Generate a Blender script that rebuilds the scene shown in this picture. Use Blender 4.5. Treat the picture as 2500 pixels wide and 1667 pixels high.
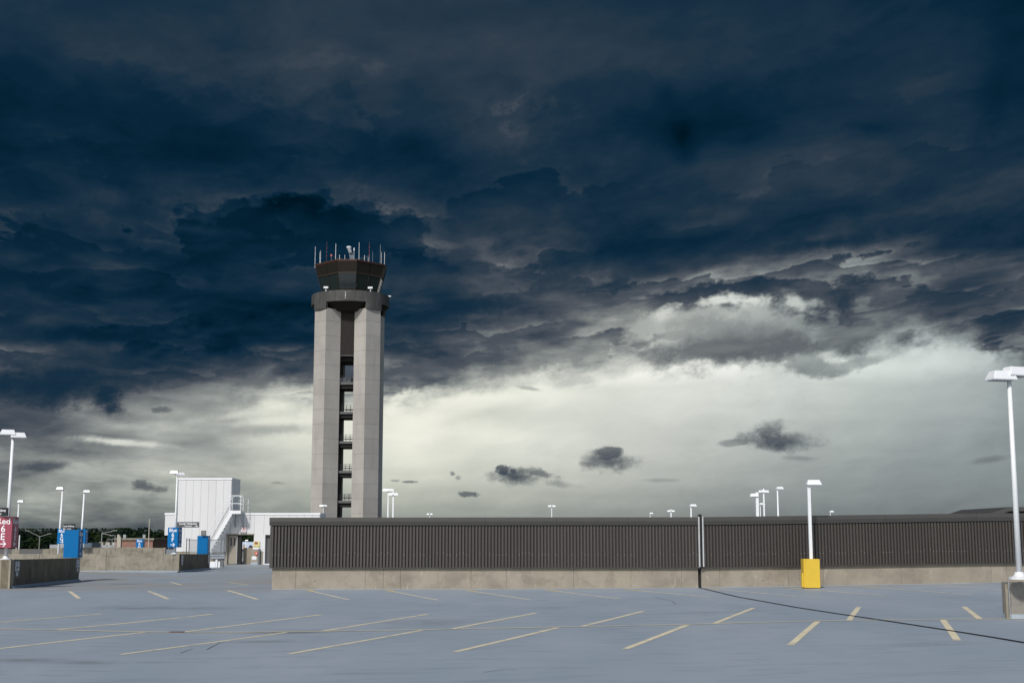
import bpy, bmesh, math, random
from mathutils import Vector, Matrix
random.seed(7)
R = math.radians
for o in list(bpy.data.objects): bpy.data.objects.remove(o)
scn = bpy.context.scene
C = scn.collection

# ------------------------------------------------------------------ camera
F = 3200.0                      # focal length in pixels of the 2500 px wide photograph
PITCH = math.atan(474.5/F)
EYE = 1.9
cam = bpy.data.cameras.new('camera'); camo = bpy.data.objects.new('camera', cam); C.objects.link(camo)
cam.sensor_width = 36.0; cam.lens = 36.0*F/2500.0
cam.clip_start = .1; cam.clip_end = 20000
camo.location = (0, 0, EYE); camo.rotation_euler = (R(90)+PITCH, 0, 0)
scn.camera = camo
sP, cP = math.sin(PITCH), math.cos(PITCH)
def at(px, py, d):
    """world point seen at photo pixel (px,py) at distance d along the optical axis"""
    dx, dy = (px-1250)/F, (833.5-py)/F
    return Vector((dx*d, (cP-dy*sP)*d, (sP+dy*cP)*d+EYE))
def atY(px, py, Y):
    dx, dy = (px-1250)/F, (833.5-py)/F
    return at(px, py, Y/(cP-dy*sP))

# ------------------------------------------------------------------ sun
SUN_EL, SUN_AZ = 40.0, -22.0    # azimuth of the sun measured from straight behind the camera, negative = left
sd = Vector((math.sin(R(SUN_AZ))*math.cos(R(SUN_EL)), -math.cos(R(SUN_AZ))*math.cos(R(SUN_EL)), math.sin(R(SUN_EL))))
sl = bpy.data.lights.new('sun', 'SUN'); sl.energy = 3.0; sl.angle = R(5); sl.color = (1, .955, .89)
so = bpy.data.objects.new('sun', sl); C.objects.link(so)
so.rotation_euler = sd.to_track_quat('Z', 'Y').to_euler(); so.location = (0, -20, 30)

# ------------------------------------------------------------------ world: storm front ahead, open sky behind
def lin(c):
    return tuple(((v/255)/12.92 if v/255 <= .04045 else ((v/255+.055)/1.055)**2.4) for v in c)
world = bpy.data.worlds.new('World'); scn.world = world; world.use_nodes = True
wt = world.node_tree; wt.nodes.clear()
class S:
    def __init__(s, k): s.k = k
    def __add__(a, b): return M('ADD', a, b)
    def __radd__(a, b): return M('ADD', b, a)
    def __sub__(a, b): return M('SUBTRACT', a, b)
    def __rsub__(a, b): return M('SUBTRACT', b, a)
    def __mul__(a, b): return M('MULTIPLY', a, b)
    def __rmul__(a, b): return M('MULTIPLY', b, a)
    def __truediv__(a, b): return M('DIVIDE', a, b)
    def __rtruediv__(a, b): return M('DIVIDE', b, a)
def put(sock, v):
    if isinstance(v, S): wt.links.new(v.k, sock)
    else: sock.default_value = v
def M(op, a, b=None, c=None, clamp=False):
    n = wt.nodes.new('ShaderNodeMath'); n.operation = op; n.use_clamp = clamp
    put(n.inputs[0], a)
    if b is not None: put(n.inputs[1], b)
    if c is not None: put(n.inputs[2], c)
    return S(n.outputs[0])
def smooth(x, a, b):
    n = wt.nodes.new('ShaderNodeMapRange'); n.interpolation_type = 'SMOOTHSTEP'
    put(n.inputs[0], x); n.inputs[1].default_value = a; n.inputs[2].default_value = b
    n.inputs[3].default_value = 0; n.inputs[4].default_value = 1
    return S(n.outputs[0])
def linstep(x, a, b):
    n = wt.nodes.new('ShaderNodeMapRange'); n.clamp = True
    put(n.inputs[0], x); n.inputs[1].default_value = a; n.inputs[2].default_value = b
    n.inputs[3].default_value = 0; n.inputs[4].default_value = 1
    return S(n.outputs[0])
def mixf(f, a, b):
    n = wt.nodes.new('ShaderNodeMix'); n.data_type = 'FLOAT'
    put(n.inputs[0], f); put(n.inputs[2], a); put(n.inputs[3], b)
    return S(n.outputs[0])
def mixc(f, a, b, mode='MIX'):
    n = wt.nodes.new('ShaderNodeMix'); n.data_type = 'RGBA'; n.blend_type = mode
    put(n.inputs[0], f)
    for i, v in ((6, a), (7, b)):
        put(n.inputs[i], v if isinstance(v, S) else (*v, 1))
    return S(n.outputs[2])
def vec(x, y, z=0.0):
    n = wt.nodes.new('ShaderNodeCombineXYZ'); put(n.inputs[0], x); put(n.inputs[1], y); put(n.inputs[2], z)
    return S(n.outputs[0])
def noise(v, scale, detail=6, rough=.55, dist=0.0, col=False, lac=2.0):
    n = wt.nodes.new('ShaderNodeTexNoise'); n.noise_dimensions = '3D'
    put(n.inputs['Vector'], v); n.inputs['Scale'].default_value = scale
    n.inputs['Detail'].default_value = detail; n.inputs['Roughness'].default_value = rough
    n.inputs['Distortion'].default_value = dist; n.inputs['Lacunarity'].default_value = lac
    return S(n.outputs['Color' if col else 0])
def sepc(c):
    n = wt.nodes.new('ShaderNodeSeparateColor'); put(n.inputs[0], c)
    return [S(n.outputs[i]) for i in range(3)]
def ramp(x, stops, interp='LINEAR'):
    n = wt.nodes.new('ShaderNodeValToRGB'); cr = n.color_ramp; cr.interpolation = interp
    put(n.inputs[0], x)
    while len(cr.elements) < len(stops): cr.elements.new(.5)
    for i, (p, c) in enumerate(sorted(stops, key=lambda q: q[0])):
        cr.elements[i].position = p; cr.elements[i].color = (*c, 1) if len(c) == 3 else c
    return S(n.outputs[0])
def UV(px, py):
    p = at(px, py, 1.0); p.z -= EYE
    return math.atan2(p.x, p.y)*F+1250, 1308-math.atan2(p.z, math.hypot(p.x, p.y))*F
tc = wt.nodes.new('ShaderNodeTexCoord')
sp = wt.nodes.new('ShaderNodeSeparateXYZ'); wt.links.new(tc.outputs['Generated'], sp.inputs[0])
X, Y, Z = [S(sp.outputs[i]) for i in range(3)]
U = M('ARCTAN2', X, Y)*F+1250.0
V = 1308.0-M('ARCTAN2', Z, M('SQRT', X*X+Y*Y))*F
# perspective coordinates on the underside of a cloud layer
q = 1.0/(M('MAXIMUM', Z, 0.0)+.14)
PX, PY = X*q, q+X*q*.22
cl = vec(PX*.8, PY*.82, 3.7)
flat = vec(U*.001, V*.0016+U*.00022, 1.3)
w1 = sepc(noise(flat, 3.0, 6, .55, col=True))
w2 = sepc(noise(flat, 12.0, 7, .62, col=True))
nA = noise(cl, 2.2, 9, .56, .35)            # large billows
nB = noise(cl, 6.5, 8, .6, .5)             # smaller folds
nC = noise(vec(U*.001, V*.0023+U*.0003, 8.0), 7.0, 10, .62, .6)     # shreds
nD = noise(vec(U*.001, V*.0034-U*.0004, 17.0), 3.6, 5, .5, .2)      # layered light and dark bands low in the sky
nE = noise(vec(U*.001, V*.0011, 5.0), 26.0, 7, .66)      # ragged edges
Uw = U+(w1[0]-.5)*190+(w2[0]-.5)*60
Vw = V+(w1[1]-.5)*120+(w2[1]-.5)*52
XS = [0, 250, 500, 750, 1000, 1250, 1500, 1750, 2000, 2250, 2500]
def grid(rows, uu, vv, v0, v1):
    """rows: [(V, [value per column])] -> smooth 2D field"""
    x = linstep(vv, v0, v1); acc = None
    for i, cx in enumerate(XS):
        r = ramp(x, [((v-v0)/(v1-v0), (t[i],)*3) for v, t in rows], 'EASE')
        acc = r if acc is None else mixf(smooth(uu, XS[i-1], cx), acc, r)
    return acc
STORM = [
 (0,   [.27,.26,.28,.30,.32,.33,.29,.27,.24,.17,.15]),
 (150, [.22,.25,.28,.29,.33,.37,.33,.28,.27,.27,.13]),
 (300, [.13,.16,.20,.21,.28,.33,.19,.17,.28,.34,.22]),
 (420, [.08,.10,.12,.15,.13,.19,.19,.34,.34,.26,.23]),
 (520, [.11,.15,.14,.10,.18,.29,.26,.30,.28,.25,.25]),
 (620, [.17,.14,.14,.15,.17,.25,.27,.32,.27,.20,.19]),
 (700, [.18,.25,.15,.17,.35,.40,.38,.38,.37,.36,.40]),
 (770, [.14,.12,.12,.17,.24,.33,.46,.48,.42,.37,.38]),
 (840, [.16,.17,.19,.18,.30,.46,.52,.54,.56,.48,.38]),
 (900, [.33,.38,.44,.42,.47,.56,.60,.60,.62,.55,.48]),
 (970, [.42,.45,.54,.54,.52,.58,.60,.60,.64,.60,.52])]
BACK = [
 (860, [.40,.45,.55,.80,.92,.95,.95,.96,.94,.88,.72]),
 (910, [.42,.47,.60,.88,.97,.97,.98,.98,.94,.89,.76]),
 (960, [.43,.50,.64,.93,.99,.96,.91,.90,.85,.79,.70]),
 (1010,[.50,.60,.68,.94,.97,.89,.88,.88,.82,.77,.69]),
 (1060,[.50,.58,.72,.91,.95,.94,.86,.84,.78,.74,.68]),
 (1110,[.53,.64,.76,.86,.93,.89,.84,.81,.75,.71,.67]),
 (1160,[.62,.75,.79,.82,.87,.85,.80,.76,.71,.68,.66]),
 (1210,[.61,.71,.73,.75,.80,.78,.74,.70,.67,.65,.64]),
 (1260,[.57,.62,.65,.67,.71,.71,.67,.64,.62,.61,.60]),
 (1308,[.52,.55,.58,.60,.62,.63,.61,.60,.59,.58,.56])]
ts = grid(STORM, Uw, Vw, 0, 1000)
amp = mixf(smooth(V, 300, 800), .26, .40)
ts = ts+.015+(nA-.5)*amp*1.25+(nB-.5)*mixf(smooth(V, 250, 750), .18, .36)+(nC-.5)*mixf(smooth(V, 200, 700), .08, .20)
# torn sheets: crisp lower edges that fade upwards
crisp = mixf(smooth(V, 100, 650), 6.0, 18.0)
def sheets(freq, wob, sh, jag):
    ph = M('FRACT', wob*sh+jag-PY*freq)
    return M('MINIMUM', ph*crisp, 1.0)*M('POWER', 1.0-ph, 1.7)
s1 = sheets(1.15, noise(cl, 1.3, 5, .5, .3), 3.2, (w2[0]-.5)*.45+(nE-.5)*.16)
s2 = sheets(2.1, noise(vec(PX, PY*.62, 11.0), 2.6, 5, .5, .3), 3.0, (w2[1]-.5)*.6+(nE-.5)*.22)
smask = smooth(noise(cl, 1.7, 3, .5), .42, .62)
smask2 = smooth(noise(vec(PX, PY*.62, 21.0), 2.6, 3, .5), .45, .62)
s3 = sheets(3.6, noise(vec(PX, PY*.8, 31.0), 4.4, 5, .52, .3), 2.6, (w2[2]-.5)*.7+(nE-.5)*.3)
smask3 = smooth(noise(vec(PX, PY*.8, 41.0), 3.4, 3, .5), .46, .60)
ts = ts+s1*smask*mixf(smooth(V, 200, 650), .09, .20)+s2*smask2*mixf(smooth(V, 200, 650), .07, .18)+s3*smask3*mixf(smooth(V, 200, 650), .03, .11)-.02
tb = grid(BACK, Uw, V+(w1[1]-.5)*70+(w2[1]-.5)*12, 800, 1330)
streak = smooth(U, 900, 300)
tb = tb+(nC-.5)*mixf(streak, .08, .20)+(nB-.5)*mixf(streak, .02, .16)+(nD-.5)*mixf(streak, .02, .55)
EDGE = [(0,1005),(100,1012),(300,1000),(345,972),(500,968),(620,975),(760,972),(950,974),(1050,964),(1200,930),(1300,903),
        (1450,903),(1600,888),(1850,882),(1950,900),(2080,895),(2150,878),(2230,860),(2330,868),(2400,893),(2500,912)]
ed = ramp(linstep(U, 0, 2500), [(x/2500, ((v-800)/300,)*3) for x, v in EDGE])*300+800
esoft = mixf(smooth(noise(flat, 5.0, 2, .5), .36, .60), 14.0, 66.0)
m = smooth(((ed-V)+(w1[2]-.5)*95+(w2[2]-.5)*90+(nE-.5)*34)/esoft, -.9, 1.1)
t = mixf(m, tb, ts)
# bright thin lining where the cloud ends
rag2 = (nE-.5)*2.6+(noise(vec(U*.001, V*.0012, 9.0), 60.0, 4, .6)-.5)*1.6
rag = (w2[2]-.5)*1.6+(nE-.5)*1.3+(nC-.5)*1.5
def blob(t, cx, cy, rx, ry, target, soft=.35, amt=1.0, rot=0, k=1.0, shade=0.0):
    u, v = UV(cx, cy); c, s_ = math.cos(R(rot)), math.sin(R(rot))
    du, dv = U-u, V-v
    a = (du*c+dv*s_)/rx; b = (dv*c-du*s_)/ry
    d = M('SQRT', a*a+b*b)
    f = smooth(1.0-d+(rag2 if rx < 36 else rag)*amt, 0.0, soft)
    tt = target if shade == 0 else (target-b*shade)+(nC-.5)*.3
    return mixf(f*k, t, tt)
for a in [
  (120,940,235,66,.24,.9,.6,-4,.92), (255,965,80,44,.25,.9,.8,40,.85),
  (255,1075,120,13,.90,.9,.6,4,.9), (330,1082,120,10,.90,.9,.6,3,.7), (95,1140,80,15,.44,.8,.8,-4,.7),(600,1010,150,14,.92,1.2,.8,-8,.6),
  (640,1050,200,22,.66,1.0,.6,-3,.55),(620,930,160,24,.52,.8,.7,0,.7),
  (360,1190,46,12,.52,.8,.9,6,.85), (345,1180,26,12,.53,.8,1.1,0,.8), (382,1193,30,10,.54,.9,1.1,0,.7), (358,1222,34,14,.60,.9,.8,0,.6), (395,1000,30,10,.50,.7,.9,0,.7),
  (2430,690,120,48,.43,1.2,.5,14,.8), (2560,720,120,40,.46,1.2,.5,0,.8),
  (1290,180,120,130,.40,1.5,.8,25,.6), (1255,262,60,80,.48,1.3,1.3,24,.85), (1170,275,44,44,.44,1.2,1.3,30,.6),
  (1352,250,20,20,.40,1.0,.9,0,.4),
  (1665,335,60,92,.02,1.2,.25,-12,.95), (1630,240,52,80,.13,1.4,.3,-22,.8),
  (1470,700,110,24,.20,1.2,1.3,-4,.6), (1120,745,150,30,.22,.9,1.0,0,.7), (1700,600,160,22,.20,1.1,.9,-12,.6),
  (2050,590,240,20,.17,1.1,.9,-5,.6),(2430,230,60,160,.13,1.2,.5,20,.75),(2120,310,90,20,.16,1.0,.8,4,.6),
  (2060,745,34,62,.34,.9,.6,6,.8),(1130,880,200,26,.47,.8,.9,-8,.6),(470,560,330,17,.32,1.4,.8,1,.6),
  (300,745,240,16,.30,1.2,.9,-6,.5),(430,440,22,34,.30,1.2,.9,24,.6),(1880,440,240,20,.36,1.4,.8,-6,.5),
  (1290,700,220,22,.44,1.2,.9,-2,.6),(250,820,220,26,.12,1.0,.6,0,.6)]:
    t = blob(t, *a)
# pile of cloud with a lit upper rim, right of the middle
t = blob(t, 1770,800,262,86,.84,.7,.6,-4,1.0)
t = blob(t, 1800,732,110,22,.96,.8,1.0,-2,.8)
t = blob(t, 1620,765,70,22,.90,.8,1.0,-24,.8)
t = blob(t, 1940,738,36,22,.92,.8,1.0,30,.7)
t = blob(t, 1560,800,60,34,.76,.8,1.0,-40,.8)
t = blob(t, 1795,826,268,90,.60,.8,.6,-6,.97,.14)
t = blob(t, 1940,735,60,30,.84,1.0,1.1,30,.55)
t = blob(t, 1700,800,120,52,.66,.8,.8,-14,.6)
t = blob(t, 1560,800,60,30,.74,.9,.9,-30,.6)
t = blob(t, 1830,850,330,36,.53,.8,.9,0,.8)
t = blob(t, 1770,850,130,18,.62,.8,.9,-3,.6)
t = blob(t, 1640,915,40,20,.80,1.2,1.0,0,.5)
t = blob(t, 1410,930,80,16,.80,.9,1.1,-14,.6)
t = blob(t, 1990,895,85,30,.66,.6,.8,6,.95,.06)
t = blob(t, 2100,885,110,16,.72,.8,.7,-8,.8)
for a in [(1190,1008,170,26,.84,1.4,.5,-14,.7),(1090,1080,120,40,.86,1.5,.5,-20,.5),(1010,1045,60,70,.99,1.5,.4,30,.5),(700,1010,170,26,.84,1.3,.6,-8,.6),
          (520,985,150,22,.64,1.2,.8,-6,.7),(480,1060,170,16,.70,1.1,.7,-2,.75),(330,1020,160,16,.62,1.1,.7,0,.6),(640,1030,120,14,.95,1.2,.8,-6,.6),
          (2250,1000,400,60,.76,1.6,.3,-6,.35),(1250,905,140,16,.60,1.1,1.0,-10,.6),(1000,905,180,22,.50,1.0,.8,-4,.7)]:
    t = blob(t, *a)
# small separate clouds under the deck
for a in [(1900,1074,128,36,.50,1.0,.8,3,.95,.12),(1878,1054,62,28,.52,1.0,1.0,-10,.85,.08),(1790,1082,50,12,.60,.6,1.0,0,.6,.0),
          (1955,1118,62,9,.62,.9,.8,3,.6,.0),
          (1490,1124,82,32,.50,1.0,.8,0,.95,.12),(1492,1104,40,20,.50,.45,.85,0,.9,.08),(1440,1133,30,9,.55,.7,.9,0,.6,.0),
          (1268,1163,116,28,.50,1.0,.8,4,.95,.12),(1232,1146,28,14,.50,.5,.8,0,.9,.06),(1320,1156,60,14,.52,.6,.8,10,.7,.0),
          (1365,1182,70,14,.64,1.0,.8,6,.6,.0),(1106,1156,10,9,.60,.7,.8,40,.8,.0),(1118,1165,9,8,.62,.7,.8,40,.6,.0),
          (1143,1205,30,8,.53,.6,.8,0,.85,.0),(1002,1176,22,4,.58,.7,.7,0,.8,.0),(962,1173,16,4,.62,.7,.7,0,.6,.0),
          (1610,1172,70,7,.64,1.0,.8,0,.5,.0),(2415,1122,60,10,.56,1.0,.8,-8,.6,.0),(1705,1080,26,12,.80,1.0,.8,0,.6,.0),
          (1290,948,44,6,.74,.9,1.0,8,.7,.0),(1900,1190,50,10,.72,1.2,.6,0,.35,.0),(680,1178,22,5,.63,.9,.8,0,.6,.0)]:
    t = blob(t, *a)
PAL = [(0,(0,10,17)),(.1,(2,30,47)),(.2,(10,39,60)),(.3,(27,50,68)),(.4,(48,62,76)),(.5,(79,86,95)),(.6,(118,123,124)),
       (.7,(150,155,153)),(.8,(183,187,182)),(.9,(216,219,212)),(1,(246,247,240))]
tcl = M('MULTIPLY', t, 1.0, clamp=True)
col = ramp(tcl, [(p, lin(c)) for p, c in PAL])
warm = smooth(tcl, .60, .95)*(1.0-smooth(M('ABSOLUTE', U-880.0), 100, 900))
col = mixc(warm, col, (1.01, 1.0, .94), 'MULTIPLY')
hz_ = smooth(V, 1080, 1260)*(1.0-smooth(U, 900, 2200))
col = mixc(hz_, col, (.99, 1.0, .95), 'MULTIPLY')
cool = smooth(tcl, .45, .7)*smooth(U, 1500, 2500)
col = mixc(cool, col, (.93, 1.0, 1.04), 'MULTIPLY')
brn = smooth(tcl, .36, .50)*(1.0-smooth(tcl, .52, .66))
col = mixc(brn*.0*smooth(V, 350, 750), col, (1.03, .98, .92), 'MULTIPLY')
sky = wt.nodes.new('ShaderNodeTexSky'); sky.sky_type = 'NISHITA'; sky.sun_disc = False
sky.sun_elevation = R(SUN_EL); sky.sun_rotation = math.atan2(sd.x, sd.y)
sky.air_density = 1.0; sky.dust_density = 1.5; sky.ozone_density = 1.0
bg1 = wt.nodes.new('ShaderNodeBackground'); bg1.inputs[1].default_value = .12; wt.links.new(sky.outputs[0], bg1.inputs[0])
bg2 = wt.nodes.new('ShaderNodeBackground'); bg2.inputs[1].default_value = 1.0; put(bg2.inputs[0], col)
ms = wt.nodes.new('ShaderNodeMixShader'); put(ms.inputs[0], smooth(Y+(nA-.5)*.5, -.35, .15))
wt.links.new(bg1.outputs[0], ms.inputs[1]); wt.links.new(bg2.outputs[0], ms.inputs[2])
wo = wt.nodes.new('ShaderNodeOutputWorld'); wt.links.new(ms.outputs[0], wo.inputs[0])
world.cycles.sampling_method = 'MANUAL'; world.cycles.sample_map_resolution = 512

scn.view_settings.view_transform = 'Standard'; scn.view_settings.look = 'None'
scn.view_settings.exposure = 0; scn.view_settings.gamma = 1; scn.view_settings.use_curve_mapping = False
scn.render.engine = 'CYCLES'
scn.cycles.max_bounces = 6

# ------------------------------------------------------------------ materials
MAT = {}
def mat(name, rgb, rough=.6, metal=0.0, var=0.0, vscale=2.0, vec_scale=(1, 1, 1), bump=0.0, bscale=60, stain=None, spec=.5, rand=0.0):
    """var: brightness variation; stain=(rgb, scale vector, lo, hi, amount)"""
    if name in MAT: return MAT[name]
    m_ = bpy.data.materials.new(name); m_.use_nodes = True; nt = m_.node_tree
    b = nt.nodes['Principled BSDF']; b.inputs['Roughness'].default_value = rough; b.inputs['Metallic'].default_value = metal
    b.inputs['Specular IOR Level'].default_value = spec
    L = nt.links.new; c = (*rgb, 1); b.inputs['Base Color'].default_value = c
    tcn = nt.nodes.new('ShaderNodeNewGeometry')
    def nz(sc, vs, det=5, rg=.6):
        mp = nt.nodes.new('ShaderNodeMapping'); mp.inputs['Scale'].default_value = vs; L(tcn.outputs['Position'], mp.inputs[0])
        n = nt.nodes.new('ShaderNodeTexNoise'); n.inputs['Scale'].default_value = sc; n.inputs['Detail'].default_value = det
        n.inputs['Roughness'].default_value = rg; L(mp.outputs[0], n.inputs['Vector']); return n.outputs[0]
    last = None
    if var > 0:
        n = nz(vscale, vec_scale); r = nt.nodes.new('ShaderNodeMapRange')
        L(n, r.inputs[0]); r.inputs[1].default_value = .3; r.inputs[2].default_value = .7
        r.inputs[3].default_value = 1-var; r.inputs[4].default_value = 1+var
        hs = nt.nodes.new('ShaderNodeHueSaturation'); hs.inputs['Color'].default_value = c; L(r.outputs[0], hs.inputs['Value'])
        last = hs.outputs[0]
    for st in (stain or []):
        srgb, sv, lo, hi, amt = st
        n = nz(1.0, sv, 7, .65); r = nt.nodes.new('ShaderNodeMapRange'); r.interpolation_type = 'SMOOTHSTEP'
        L(n, r.inputs[0]); r.inputs[1].default_value = lo; r.inputs[2].default_value = hi; r.inputs[4].default_value = amt
        mx = nt.nodes.new('ShaderNodeMix'); mx.data_type = 'RGBA'
        L(r.outputs[0], mx.inputs[0])
        if last is not None: L(last, mx.inputs[6])
        else: mx.inputs[6].default_value = c
        mx.inputs[7].default_value = (*srgb, 1); last = mx.outputs[2]
    if rand > 0:      # piece to piece difference
        oi = nt.nodes.new('ShaderNodeObjectInfo'); r = nt.nodes.new('ShaderNodeMapRange'); L(oi.outputs['Random'], r.inputs[0])
        r.inputs[3].default_value = 1-rand; r.inputs[4].default_value = 1+rand
        hs = nt.nodes.new('ShaderNodeHueSaturation'); L(r.outputs[0], hs.inputs['Value'])
        if last is not None: L(last, hs.inputs['Color'])
        else: hs.inputs['Color'].default_value = c
        last = hs.outputs[0]
    if last is not None: L(last, b.inputs['Base Color'])
    if bump > 0:
        n = nz(bscale, (1, 1, 1), 4); bp = nt.nodes.new('ShaderNodeBump'); bp.inputs['Strength'].default_value = bump
        bp.inputs['Distance'].default_value = .01; L(n, bp.inputs['Height']); L(bp.outputs[0], b.inputs['Normal'])
    MAT[name] = m_
    return m_
m_white = mat('white_paint', (.72, .74, .76), .35, var=.03, vscale=3)
m_cladding = mat('white_cladding', (.60, .605, .61), .5, rand=.02, var=.035, vscale=.8, vec_scale=(1, 1, .3), stain=[((.5, .49, .46), (6, 6, .35), .62, .85, .25)])
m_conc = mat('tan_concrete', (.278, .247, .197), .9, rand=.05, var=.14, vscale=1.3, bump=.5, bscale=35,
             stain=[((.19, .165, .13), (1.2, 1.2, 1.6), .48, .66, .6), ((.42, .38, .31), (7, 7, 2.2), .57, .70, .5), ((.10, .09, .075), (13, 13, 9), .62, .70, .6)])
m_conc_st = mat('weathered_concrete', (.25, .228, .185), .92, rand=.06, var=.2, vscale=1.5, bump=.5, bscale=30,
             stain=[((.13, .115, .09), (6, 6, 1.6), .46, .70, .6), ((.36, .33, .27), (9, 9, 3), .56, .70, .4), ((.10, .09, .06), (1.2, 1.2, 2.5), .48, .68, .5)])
m_conc_shaded = mat('shaded_streaked_concrete', (.17, .15, .105), .92, var=.25, vscale=1.5, bump=.5, bscale=30,
             stain=[((.06, .05, .035), (6, 6, 1.3), .42, .66, .7), ((.26, .24, .19), (9, 9, 2.6), .55, .70, .45)])  # real streaks; darker base puts the unlit side's shade into the colour
m_tower = mat('tower_concrete', (.382, .366, .338), .85, rand=.05, var=.09, vscale=.25, stain=[((.30, .285, .265), (.7, .7, .12), .45, .7, .45)])
m_joint = mat('dark_joint_filler', (.05, .05, .048), .9)  # dark colour showing in the joints between panels
m_ring = mat('dark_ring_concrete', (.055, .055, .053), .75, rand=.12, var=.2, vscale=.8, stain=[((.11, .11, .105), (1.5, 1.5, .3), .5, .7, .6)])
m_darkmetal = mat('dark_brown_metal', (.022, .020, .018), .7, var=.1, spec=.15)
m_cab = mat('cab_brown_panel', (.018, .016, .013), .55, var=.08, vscale=.5, spec=.2)
m_cabred = mat('cab_red_fascia', (.06, .02, .014), .55)
m_cabtrim = mat('cab_trim', (.09, .055, .04), .5)
m_black = mat('black_shaft', (.012, .012, .012), .8)
m_siding = mat('brown_siding', (.057, .051, .045), .45, rand=.07, var=.09, vscale=1.5, vec_scale=(3, 3, .3), stain=[((.16, .15, .14), (20, 20, 7), .72, .80, .5)])
m_cap = mat('brown_cap', (.056, .055, .051), .5, var=.05)
m_silver = mat('silver_flashing', (.55, .56, .57), .35, .5, var=.1, vscale=3)
m_rubber = mat('joint_rubber', (.008, .008, .008), .7)
m_yellowbox = mat('yellow_enamel', (.62, .42, .035), .45, var=.06, vscale=2, stain=[((.30, .17, .02), (9, 9, 5), .66, .78, .6)])
m_line = mat('worn_line_paint', (.66, .59, .42), .8, var=.12, vscale=3, stain=[((.33, .34, .32), (2.2, 2.2, 3), .50, .66, .65), ((.25, .28, .31), (9, 9, 9), .60, .68, .7)])
m_line2 = mat('strong_line_paint', (.66, .50, .14), .75, var=.12, vscale=3, stain=[((.40, .37, .28), (4, 4, 4), .5, .66, .5)])
m_blue = mat('blue_sign', (.0005, .125, .34), .45, var=.03, spec=.15)
m_red = mat('red_sign', (.30, .05, .085), .4, var=.03)
m_blk = mat('black_sign', (.022, .026, .028), .35)
m_grysign = mat('dark_grey_sign', (.075, .08, .085), .4)
m_letter = mat('white_lettering', (.82, .82, .84), .5)
m_plate = mat('white_plate', (.62, .64, .68), .5)
m_galv = mat('galvanised_steel', (.32, .35, .38), .4, .35, var=.15, vscale=5)
m_darkgalv = mat('dark_galvanised', (.13, .14, .145), .5, .3)
m_deckblue = mat('kerb_blue_paint', (.32, .375, .435), .6, var=.08, vscale=2, stain=[((.2, .22, .24), (3, 3, 6), .55, .75, .4)])
m_door = mat('tan_door', (.27, .245, .20), .5, var=.05)
m_doorgrey_shade = mat('grey_door', (.085, .085, .085), .5)  # grey of the door, also painted shade on far parapet faces
m_brick = mat('brick_red', (.20, .095, .07), .9, var=.18, vscale=.8)
m_stone = mat('pale_stone', (.42, .39, .33), .8)
m_roofgrey = mat('far_roof_grey', (.30, .33, .36), .7, var=.08, vscale=.1)
m_greyshed = mat('slate_blue_panel', (.06, .09, .12), .6)
m_yellowsign = mat('pale_yellow_sign', (.62, .55, .26), .5)
m_orange = mat('orange_mark', (.62, .06, .02), .5)
m_bark = mat('bark', (.05, .04, .03), .9)
m_poster = mat('poster_sky', (.45, .52, .66), .5)
m_skin = mat('poster_skin', (.42, .25, .19), .6)
m_hair = mat('poster_grey_hair', (.25, .25, .25), .6)
m_darkprint = mat('poster_dark', (.03, .03, .04), .6)
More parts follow.
